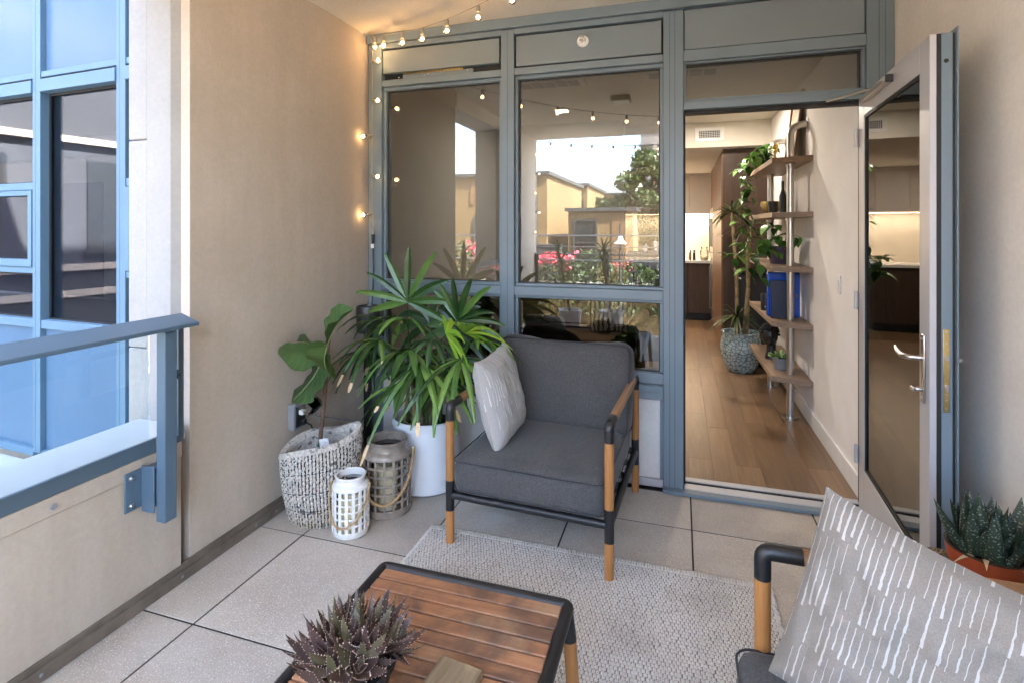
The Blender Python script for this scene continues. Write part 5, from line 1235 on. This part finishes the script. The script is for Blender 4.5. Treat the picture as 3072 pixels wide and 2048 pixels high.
# ------------------------------------------------------------------ string lights
M['bulb'] = glassm('bulb_glass', (1, .93, .82), 1.4, .9, .03)
M['filament'] = emis('glowing_filament', (1, .62, .26), 16)
M['halo'] = emis('lit_bulb_core', (1, .66, .32), 1.6)
mesh_bulb = MB().lathe([(.0115, 0), (.0135, -.008), (.020, -.018), (.0238, -.031), (.0225, -.044), (.016, -.053), (.0065, -.0572), (.00001, -.0578)], 22).mesh('bulb'); mesh_bulb.materials.append(M['bulb'])
mesh_core = MB().tube([(-.006, 0, -.024), (-.0065, 0, -.034), (0, .003, -.040), (.0065, 0, -.034), (.006, 0, -.024)], .0016, 6).mesh('filament'); mesh_core.materials.append(M['filament'])
mesh_glow = MB().sphere((0, 0, -.032), .0115, 14, 10).mesh('glow'); mesh_glow.materials.append(M['halo'])
mesh_sock = MB().lathe([(.0128, -.002), (.0128, .030), (.010, .036), (.004, .038)], 16).mesh('socket'); 
M['sock_w'] = plain('pale_socket', (.30, .27, .22), .5); mesh_sock.materials.append(M['sock_w'])
mesh_sock_b = mesh_sock.copy(); mesh_sock_b.materials.clear(); mesh_sock_b.materials.append(M['black_soft'])
def string(name, label, path, bulbs, cordm, sockm, power=.035, radius=.0028, glow=True):
    """path: cord points; bulbs: list of (point, direction the bulb points to)"""
    t = thing(name, path[0], label, 'string lights', 'festoon light strings'); off = Vector(path[0])
    MB().tube(path, radius, 7).build('cord', cordm, t)
    for p, d in bulbs:
        d = Vector(d).normalized(); q = Vector((0, 0, -1)).rotation_difference(d); m4 = Matrix.Translation(Vector(p)-off) @ q.to_matrix().to_4x4() @ Matrix.Translation((0, 0, -.034))
        b = inst(mesh_bulb, 'bulb', t, m4); inst(sockm, 'socket', b, Matrix.Identity(4)); inst(mesh_core, 'filament', b, Matrix.Identity(4))
        if glow: inst(mesh_glow, 'glow', b, Matrix.Identity(4))
        if power:
            l = bpy.data.lights.new('bulb_light', 'POINT'); l.energy = power; l.color = (1, .58, .26); l.shadow_soft_size = .014
            lo = bpy.data.objects.new('bulb_light', l); C.objects.link(lo); lo.parent = b; lo.location = (0, 0, -.032)
    return t
def catenary(a, b, sag, n=24):
    a, b = Vector(a), Vector(b); return [a.lerp(b, i/n) + Vector((0, 0, -4*sag*(i/n)*(1-i/n))) for i in range(n+1)]
DN = (0, 0, -1); cordw = plain('pale_cord', (.34, .29, .22), .5)
# run A: rises from the corner hook across the ceiling
h0 = Vector((-2.115, 3.36, 2.955)); pa = []; ba = []
bulbsA = [(-2.075, 3.345, 2.955), (-1.985, 3.315, 2.950), (-1.80, 3.245, 2.925), (-1.612, 3.168, 2.905), (-1.395, 3.08, 2.905), (-1.15, 2.985, 2.925), (-.905, 2.885, 2.955)]
pa = [h0, (-2.12, 3.35, 2.985)] + [(x, y, z+.005) for x, y, z in bulbsA] + [(-.5, 2.72, 2.985), (-.2, 2.6, 2.995)]
string('string_lights', 'pale corded string of lit round bulbs rising from the corner across the ceiling', pa, [((x, y, z), DN) for x, y, z in bulbsA], cordw, mesh_sock)
# strand down the left jamb
bv = [(-2.115, 3.375, 2.797, 1), (-2.113, 3.37, 2.513, .9), (-2.112, 3.37, 2.262, -1), (-2.116, 3.37, 1.973, 1), (-2.112, 3.37, 1.703, -1)]
ps = [h0, (-2.118, 3.38, 2.93)] + [(x, y, z) for x, y, z, s in bv] + [(-2.112, 3.378, 1.60)]
st_ = string('string_lights', 'lit bulb strand hanging down the blue jamb beside the tan wall', ps, [((x+.004*s, y-.004, z), (s*.9 if s > 0 else -.35, -.55 if s < 0 else -.35, -.1)) for x, y, z, s in bv], cordw, mesh_sock, .013)
MB().tube([(-2.112, 3.378, 1.598), (-2.112, 3.378, 1.555)], .010, 10).build('connector', M['sock_w'], st_)
MB().tube([(-2.112, 3.378, 1.5545), (-2.112, 3.378, 1.49)], [.013, .010], 10).build('plug', M['black_soft'], st_)
MB().box(-2.122, -2.098, 3.366, 3.3675, 1.455, 1.485).build('cord_tag', M['white_plastic'], st_, smooth=False)
MB().tube([(-2.112, 3.378, 1.49), (-2.108, 3.38, 1.3), (-2.112, 3.375, 1.12), (-2.10, 3.345, 1.058)], .005, 8).build('lead', M['black_soft'], st_)
# run E above the viewer and run along the front edge (seen mirrored in the panes)
e = catenary((-2.1, 2.42, 2.985), (1.05, .25, 2.985), .22, 30)
string('string_lights', 'dark corded string of lit bulbs sagging under the middle of the balcony ceiling', e, [(e[i], DN) for i in range(3, 30, 3)], M['black_soft'], mesh_sock_b, .045)
e = catenary((-2.13, -1.15, 2.96), (1.08, -1.15, 2.96), .14, 30)
string('string_lights', 'dark corded string of bulbs along the open front edge of the ceiling', e, [(e[i], DN) for i in range(2, 30, 3)], M['black_soft'], mesh_sock_b, 0)
e = [(-2.15, -1.12, 2.95), (-2.15, -1.13, 2.4), (-2.15, -1.12, 1.8), (-2.15, -1.13, 1.3)]
string('string_lights', 'bulb strand hanging down the wall at the front corner of the balcony', e, [((-2.148, -1.12, z), ((1, .3, -.2) if k % 2 else (.2, 1, -.2))) for k, z in enumerate((2.75, 2.45, 2.15, 1.85, 1.55))], M['black_soft'], mesh_sock_b, 0)
hk = tag(MB().tube([(-2.115, 3.355, 2.999), (-2.115, 3.355, 2.975), (-2.105, 3.35, 2.965), (-2.095, 3.345, 2.975)], .003, 6).build('hook', M['brass'], None), 'small brass hook holding the light strings at the ceiling corner', 'hook')
cl = thing('ceiling_light', (-.6, 1.15, 3.0), 'square flush ceiling light with pale diffuser on the balcony ceiling', 'ceiling light')
MB().box(-.70, -.50, 1.05, 1.25, 2.945, 3.0005).build('housing', M['grey_plastic'], cl, bevel=.004); MB().box(-.685, -.515, 1.065, 1.235, 2.940, 2.9445).build('diffuser', M['white_plastic'], cl, bevel=.001)

# ------------------------------------------------------------------ more living-room things near the glass
scn = thing('shell_chair', (-1.05, 4.35, .02), 'black shell chair with grey throw behind the middle window', 'chair')
mb = MB(); vs_ = []; na, nb_ = 20, 8
for j in range(nb_+1):
    for i in range(na+1):
        a = math.pi*(i/na)*1.1-.05*math.pi; t = j/nb_; rr = .27*(.35+.65*t**.5); vs_.append((-1.05+rr*math.cos(a), 4.33-rr*.8*math.sin(a)+.05, .45+.38*t**1.6*(.55+.45*math.sin(a))))
mb.add(vs_, [(j*(na+1)+i, j*(na+1)+i+1, (j+1)*(na+1)+i+1, (j+1)*(na+1)+i) for j in range(nb_) for i in range(na)])
o = mb.build('shell', M['black_soft'], scn); so_ = o.modifiers.new('solid', 'SOLIDIFY'); so_.thickness = .012
for sx in (-1, 1):
    for sy in (-1, 1): MB().tube([(-1.05+sx*.12, 4.36+sy*.10, .455), (-1.05+sx*.20, 4.36+sy*.18, .0205)], .009, 8).build('leg', M['black'], scn)
thr = xform(rbox((.34, .10, .34), .04, 10, .02, 1, .008, 8, 1.0), Matrix.Translation((-1.08, 4.36, .70)) @ Matrix.Rotation(R(8), 4, 'X')).build('throw', fabric('grey_knit', (.20, .19, .17)), scn)
plt = thing('white_planter_stand', (-.20, 4.0, .02), 'white planter on wooden legs with trailing pothos just inside the window', 'planter')
MB().lathe([(.10, .66), (.115, .67), (.118, .90), (.108, .90), (.105, .82), (0, .82)], 32, (-.20, 4.0, 0)).build('pot', M['white_pot'], plt)
for k in range(4): a = k*math.pi/2+.78; MB().tube([(-.20+.13*math.cos(a), 4.0+.13*math.sin(a), .0205), (-.20+.115*math.cos(a), 4.0+.115*math.sin(a), .80)], .012, 8).build('leg', M['teak'], plt)
for pts, n in (([(-.2, 4.0, .84), (-.28, 3.92, .95), (-.34, 3.85, .82), (-.36, 3.84, .66)], 14), ([(-.2, 4.0, .84), (-.16, 3.9, .98), (-.08, 3.85, .92)], 8), ([(-.2, 4.0, .84), (-.4, 3.9, .85), (-.45, 3.85, .7)], 9)): trail(plt, pts, n, .11, .04)
mon = thing('monstera_plant', (-1.55, 4.0, .02), 'large dark leafed plant in a black pot inside the first window', 'potted plant')
MB().lathe([(.12, .001), (.16, .30), (.15, .30), (.14, .25), (0, .25)], 28, (-1.6, 4.05, .02)).build('pot', M['black_soft'], mon)
mesh_big = heart_leaf(1, .85).mesh('leaf'); mesh_big.materials.append(leafm('dark_glossy_leaf', [(.008, .025, .01), (.015, .045, .015), (.03, .07, .02)], .22))
for k in range(22):
    d = rdir(.1, .95); p = Vector((-1.6, 4.05, .27)) + Vector((d.x*.35, d.y*.25, .25+d.z*.55)); MB().tube([(-1.6, 4.05, .28), tuple(p)], .005, 6).build('stalk', M['pothos'], mon)
    inst(mesh_big, 'leaf', mon, leaf_matrix(p - Vector(ROOT[mon.name]), (d.x, d.y, -.3), s=random.uniform(.2, .3)))
cs = thing('white_console', (-1.9, 6.3, .02), 'white low console cabinet inside the living room', 'cabinet')
MB().box(-3.6, -1.75, 5.6, 6.0, .06, .75).build('carcass', M['white_plastic'], cs, bevel=.004)
for k in range(3): MB().box(-3.58+k*.61, -2.99+k*.61, 5.58, 5.5995, .09, .72).build('door', M['white_plastic'], cs, bevel=.003)
for x in (-3.5, -1.85): MB().box(x-.02, x+.02, 5.65, 5.95, .0205, .0595).build('foot', M['black'], cs)
# plants by the front rail, seen mirrored in the panes
for (x, y, lab) in ((-1.55, -.85, 'spiky dracaena in a pale planter at the front rail by the corner wall'), (-.95, -.9, 'spiky dracaena in a pale planter at the middle of the front rail')):
    pl = thing('rail_dracaena', (x, y, .002), lab, 'potted plant', 'spiky plants at the front rail')
    MB().lathe([(.13, .001), (.17, .38), (.18, .40), (.165, .40), (.15, .34), (0, .34)], 30, (x, y, .003)).build('pot', M['white_pot'], pl)
    for k in range(2):
        tx_, ty_, tz_ = x+random.uniform(-.2, .2), y+random.uniform(-.05, .1), 1.12+.15*k; MB().tube([(x, y, .34), (tx_, ty_, tz_)], [.018, .014], 8).build('cane', M['cane'], pl); tuft(pl, (tx_, ty_, tz_), 34, .36, -.2, .026, M['palm'], .35)
# ------------------------------------------------------------------ the street the balcony looks onto (mirrored in the glass)
GZ = -5.0
M['asphalt'] = plain('asphalt', (.11, .11, .11), .9, var=.25, vs_=3, bs=80); M['concrete'] = plain('pavement_concrete', (.34, .32, .29), .9, var=.15, vs_=2)
struct(Bx('ground', plain('city_ground', (.26, .24, .21), .95, var=.3, vs_=.2), None, -300, 300, -400, 200, GZ-.5, GZ, 0))
struct(Bx('road', M['asphalt'], None, -120, 120, -11.0, -3.5, GZ-.01, GZ+.006, 0))
for y0, y1 in ((-3.5, -1.33), (-13.0, -11.0)): struct(Bx('pavement', M['concrete'], None, -120, 120, y0, y1, GZ-.01, GZ+.13, .02))
for k in range(16): struct(Bx('lane_marking', M['white_plastic'], None, -32+k*4, -30+k*4, -7.30, -7.18, GZ+.010, GZ+.0105, 0))
M['tanclad'] = plain('tan_cladding', (.165, .10, .048), .7, var=.12, vs_=1.5, rnd=.28); M['yelren'] = stucco('yellow_render', (.22, .155, .075)); M['dkwin'] = plain('dark_window_glass', (.03, .035, .04), .12, var=.3, vs_=.8)
M['dkframe'] = plain('dark_window_frame', (.05, .055, .06), .5); M['dkclad'] = plain('charcoal_cladding', (.05, .05, .055), .7)
def block(label, x0, x1, yf, depth, zt, m, wins, panels=None, name='street_building'):
    t = thing(name, ((x0+x1)/2, yf-depth/2, GZ), label, 'building', 'buildings across the street')
    MB().box(x0, x1, yf-depth, yf, GZ+.001, zt).build('wall', m, t, smooth=False)
    MB().box(x0-.15, x1+.15, yf-depth-.15, yf+.15, zt+.0005, zt+.18).build('roof_cap', M['dkframe'], t, smooth=False)
    if panels:
        pw, ph = panels; nx = max(1, int((x1-x0)/pw)); nz = max(1, int((zt-GZ-.1)/ph)); pw = (x1-x0)/nx
        for i in range(nx):
            for j_ in range(nz):
                z1 = zt-.05-j_*ph; cx0, cx1, cz0, cz1 = x0+i*pw+.035, x0+(i+1)*pw-.035, z1-ph+.035, z1-.035
                if any(cx1 > a-.02 and cx0 < b+.02 and cz1 > c_-.02 and cz0 < d_+.02 for a, b, c_, d_ in wins): continue
                MB().box(cx0, cx1, yf+.0005, yf+.035, cz0, cz1).build('cladding_panel', M['tanclad'], t, smooth=False)
    for (a, b, c_, d_) in wins:
        w = MB().box(a, b, yf+.0008, yf+.02, c_, d_).build('window', M['dkwin'], t, smooth=False); f = MB()
        nx = max(1, round((b-a)/.9)); nz = max(1, round((d_-c_)/1.3))
        for k in range(nx+1): xx = a+(b-a)*k/nx; f.box(xx-.04, xx+.04, yf+.021, yf+.07, c_, d_)
        for k in range(nz+1): z_ = c_+(d_-c_)*k/nz; f.box(a, b, yf+.022, yf+.066, z_-.04, z_+.04)
        f.build('window_frame', M['dkframe'], w, smooth=False)
    return t
block('tan panelled flat roofed building with tall dark corner window across the street', -21, -6.55, -20, 10, 4.35, M['yelren'], [(-13.4, -11.9, -4, 3.0), (-10.6, -9.4, -1.0, 2.2), (-18.5, -17, -4, 3.0), (-7.6, -7.1, -2, 3.4)], (1.35, 1.45))
block('low tan panelled block with dark recessed window across the street', -5.45, -2.2, -20, 7, 2.45, M['yelren'], [(-5.15, -4.0, -2.6, 2.0)], (.82, 1.2))
block('pale yellow rendered building with narrow windows behind the low block', -9.8, -6.3, -31, 9, 4.6, M['yelren'], [(-7.2, -6.6, -2, 3.6), (-9.4, -8.6, -1, 1.8)])
block('yellow flat roofed building further back behind the trees', -6.9, -4.6, -42, 8, 4.6, M['yelren'], [(-6.5, -6.0, 0, 3.6)])
tw = block('grey high rise tower with stacked balconies far beyond the trees', -6.3, 7, -85, 18, 17.5, plain('tower_concrete', (.20, .19, .18), .8), [(-3.4+k*1.9, -2.6+k*1.9, -2+0*r_, 15.5) for r_ in (0,) for k in range(5)], None, 'high_rise')
for k in range(9): MB().box(-6.6, -4.2, -84.95, -83.9, 0+k*1.9, .22+k*1.9).build('balcony', M['dkframe'], tw, smooth=False)
wl = thing('charcoal_wall', (-6.5, -18.5, GZ), 'charcoal cladded wall with planting on top across the street', 'wall'); MB().box(-7.6, -5.5, -18.8, -18.4, GZ+.001, .75).build('wall', M['dkclad'], wl, smooth=False); MB().box(-7.65, -5.45, -18.85, -18.35, .7505, .80).build('coping', M['dkframe'], wl, smooth=False)
fe = thing('dark_fence', (1, -16.5, GZ), 'dark boarded fence under the tree across the street', 'fence')
for k in range(18): MB().box(-2.15+k*.42, -1.75+k*.42, -16.55, -16.50, GZ+.001, .62+.01*(k % 3)).build('fence_board', M['dkclad'], fe, smooth=False)
# flowering hedge on a wall
pw_ = thing('planter_wall', (-6, -13.3, GZ), 'yellow rendered garden wall below the flowering hedge', 'wall'); MB().box(-24, 8, -13.6, -13.1, GZ+.001, -.55).build('wall', M['yelren'], pw_, smooth=False); MB().box(-24, 8, -13.68, -13.02, -.5495, -.47).build('coping', M['concrete'], pw_, smooth=False)
def leafcloud(name, m, n, fpos, size, parent, seed=0):
    rs = np.random.RandomState(seed); P_ = np.array([fpos(rs) for _ in range(n)]); a = rs.normal(size=(n, 3)); a /= np.linalg.norm(a, axis=1)[:, None]; b_ = np.cross(a, rs.normal(size=(n, 3))); b_ /= np.linalg.norm(b_, axis=1)[:, None]
    s = size*rs.uniform(.6, 1.4, (n, 1)); V = np.stack([P_-a*s-b_*s*.5, P_+a*s-b_*s*.5, P_+a*s*.9+b_*s*.5, P_-a*s*.8+b_*s*.5], 1).reshape(-1, 3) - np.array(ROOT[parent.name])
    me = bpy.data.meshes.new(name); me.from_pydata(V.tolist(), [], np.arange(4*n).reshape(-1, 4).tolist()); me.materials.append(m)
    o = bpy.data.objects.new(name, me); C.objects.link(o); o.parent = parent; o["kind"] = "stuff"; return o
hg = thing('flowering_hedge', (-6, -13.2, -.5), 'bougainvillea hedge with bright pink flowers along the garden wall', 'hedge')
M['hleaf'] = leafm('hedge_leaf', [(.05, .09, .02), (.10, .14, .04), (.22, .20, .09)], .6); M['flower'] = leafm('pink_bougainvillea', [(.55, .02, .08), (.72, .05, .12), (.75, .12, .18)], .7)
def hp1(rs):
    x = rs.uniform(-23, 7); top = .42+.28*math.sin(x*1.3)+.18*math.sin(x*3.7+1)+(.25 if x < -6 else 0); return (x, -13.3+rs.normal(0, .35), rs.uniform(-1.6, top))
leafcloud('leaves', M['hleaf'], 15000, hp1, .07, hg, 1)
def hp2(rs):
    while True:
        x = rs.uniform(-23, 7); dens = math.sin(x*.9+.4)+.55*math.sin(x*2.3)
        if dens > rs.uniform(-.7, .7): break
    top = .50+.28*math.sin(x*1.3)+.18*math.sin(x*3.7+1)+(.25 if x < -6 else 0); return (x, -13.2+rs.normal(0, .35), top-abs(rs.normal(0, .20)))
leafcloud('flowers', M['flower'], 7000, hp2, .042, hg, 2)
def tree(label, x, y, h, rx, rz, n, m, seed, lsize):
    t = thing('street_tree', (x, y, GZ), label, 'tree', 'trees across the street'); rs = np.random.RandomState(seed); hz = h-rz
    MB().tube([(x, y, GZ), (x+.1, y, GZ+(hz-GZ)*.4), (x+.05, y, hz-rz*.3), (x, y, hz+rz*.3)], [.28, .22, .16, .06], 10).build('trunk', M['bark'], t)
    cl = []
    for k in range(46):
        d = rs.normal(size=3); d /= np.linalg.norm(d); q = rs.uniform(.35, 1)**.5; c_ = np.array([x+d[0]*rx*q, y+d[1]*rx*q, hz+d[2]*rz*q*(1 if d[2] > 0 else .8)]); cl.append((c_, rs.uniform(.16, .30)*rx))
        if k % 3 == 0: MB().tube([(x, y, hz-rz*.6+rs.uniform(0, rz)), tuple(c_)], [.07, .02], 6).build('limb', M['bark'], t)
    def f(r2): c_, s = cl[r2.randint(len(cl))]; d = r2.normal(size=3); d /= np.linalg.norm(d); return c_ + d*s*r2.uniform(.6, 1.05)*np.array([1, 1, .75])
    leafcloud('crown', m, n, f, lsize, t, seed)
M['tleaf'] = leafm('tree_leaf', [(.018, .04, .012), (.035, .065, .02), (.07, .10, .035)], .4); M['tleaf2'] = leafm('grey_green_leaf', [(.07, .085, .04), (.12, .13, .07), (.17, .17, .10)], .6)
tree('tall dense dark green street tree in front of the high rise', -1.7, -25, 5.7, 2.5, 2.6, 16000, M['tleaf'], 4, .12)
tree('loose grey green tree between the yellow buildings', -5.2, -36, 3.9, 2.0, 1.6, 5000, M['tleaf2'], 5, .12)
tree('second loose grey green tree beside the far yellow building', -7.2, -38, 3.8, 1.5, 1.3, 4000, M['tleaf2'], 6, .12)
tree('low bushy green tree behind the dark fence', 2.6, -21, 3.2, 2.0, 1.6, 6000, M['tleaf'], 7, .12)
# overhead wires and poles, street lamp
for x, lab in ((-32, 'wooden utility pole at the far end of the overhead wires'), (30, 'wooden utility pole at the other end of the overhead wires beyond the fence')):
    up_ = thing('utility_pole', (x, -10.4, GZ), lab, 'utility pole'); MB().tube([(x, -10.4, GZ+.001), (x, -10.4, 3.2)], [.16, .11], 10).build('pole', M['bark'], up_)
    for z in (.62, 1.05, 1.42): MB().box(x-.06, x+.06, -11.1, -9.7, z-.12, z-.02).build('cross_arm', M['bark'], up_)
for k, (y, z) in enumerate(((-9.9, 1.46), (-10.9, 1.42), (-9.9, 1.09), (-10.9, 1.05), (-9.9, .66), (-10.9, .62))):
    w = MB().tube([Vector((-32, y, z)).lerp(Vector((30, y, z)), i/20) + Vector((0, 0, -.9*(i/20)*(1-i/20)*.4)) for i in range(21)], .014, 5).build('overhead_wire', M['steel'], None)
    tag(w, ('upper', 'middle', 'lower')[k//2] + ' thin overhead wire on the ' + ('balcony side' if k % 2 == 0 else 'hedge side') + ' of the utility poles', 'wire', 'overhead wires across the street')
sl = thing('street_lamp', (-1.95, -11.6, GZ), 'slim post lamp with a bell shaped shade across the street', 'street lamp')
MB().tube([(-1.95, -11.6, GZ+.131), (-1.95, -11.6, 1.75)], [.06, .035], 10).build('post', M['dkframe'], sl); MB().lathe([(.03, 1.36), (.08, 1.30), (.10, 1.18), (.22, 1.06), (.21, 1.05), (.0, 1.12)], 20, (-1.95, -11.6, 0)).build('shade', M['white_pot'], sl)

# courtyard wing standing opposite the neighbour's windows
wg = thing('courtyard_wing', (-13, -4, GZ), 'beige courtyard wing with string courses facing the side of the balcony', 'building')
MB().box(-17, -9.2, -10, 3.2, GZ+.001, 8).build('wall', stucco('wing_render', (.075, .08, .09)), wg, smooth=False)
for z in (-1.0, .55, .95, 2.9, 4.5): MB().box(-9.2, -9.12, -10, 3.2, z, z+.10).build('string_course', M['mass'], wg, smooth=False)
for y in (-8.5, -6.0, -3.5, -1.0, 1.3):
    for z in (-3.6, 1.25, 5.0):
        w = MB().box(-9.199, -9.17, y, y+1.3, z, z+1.4).build('window', M['dkwin'], wg, smooth=False)
        MB().box(-9.169, -9.14, y+.62, y+.68, z, z+1.4).box(-9.169, -9.13, y-.05, y+1.35, z-.06, z).build('window_frame', M['dkframe'], w, smooth=False)
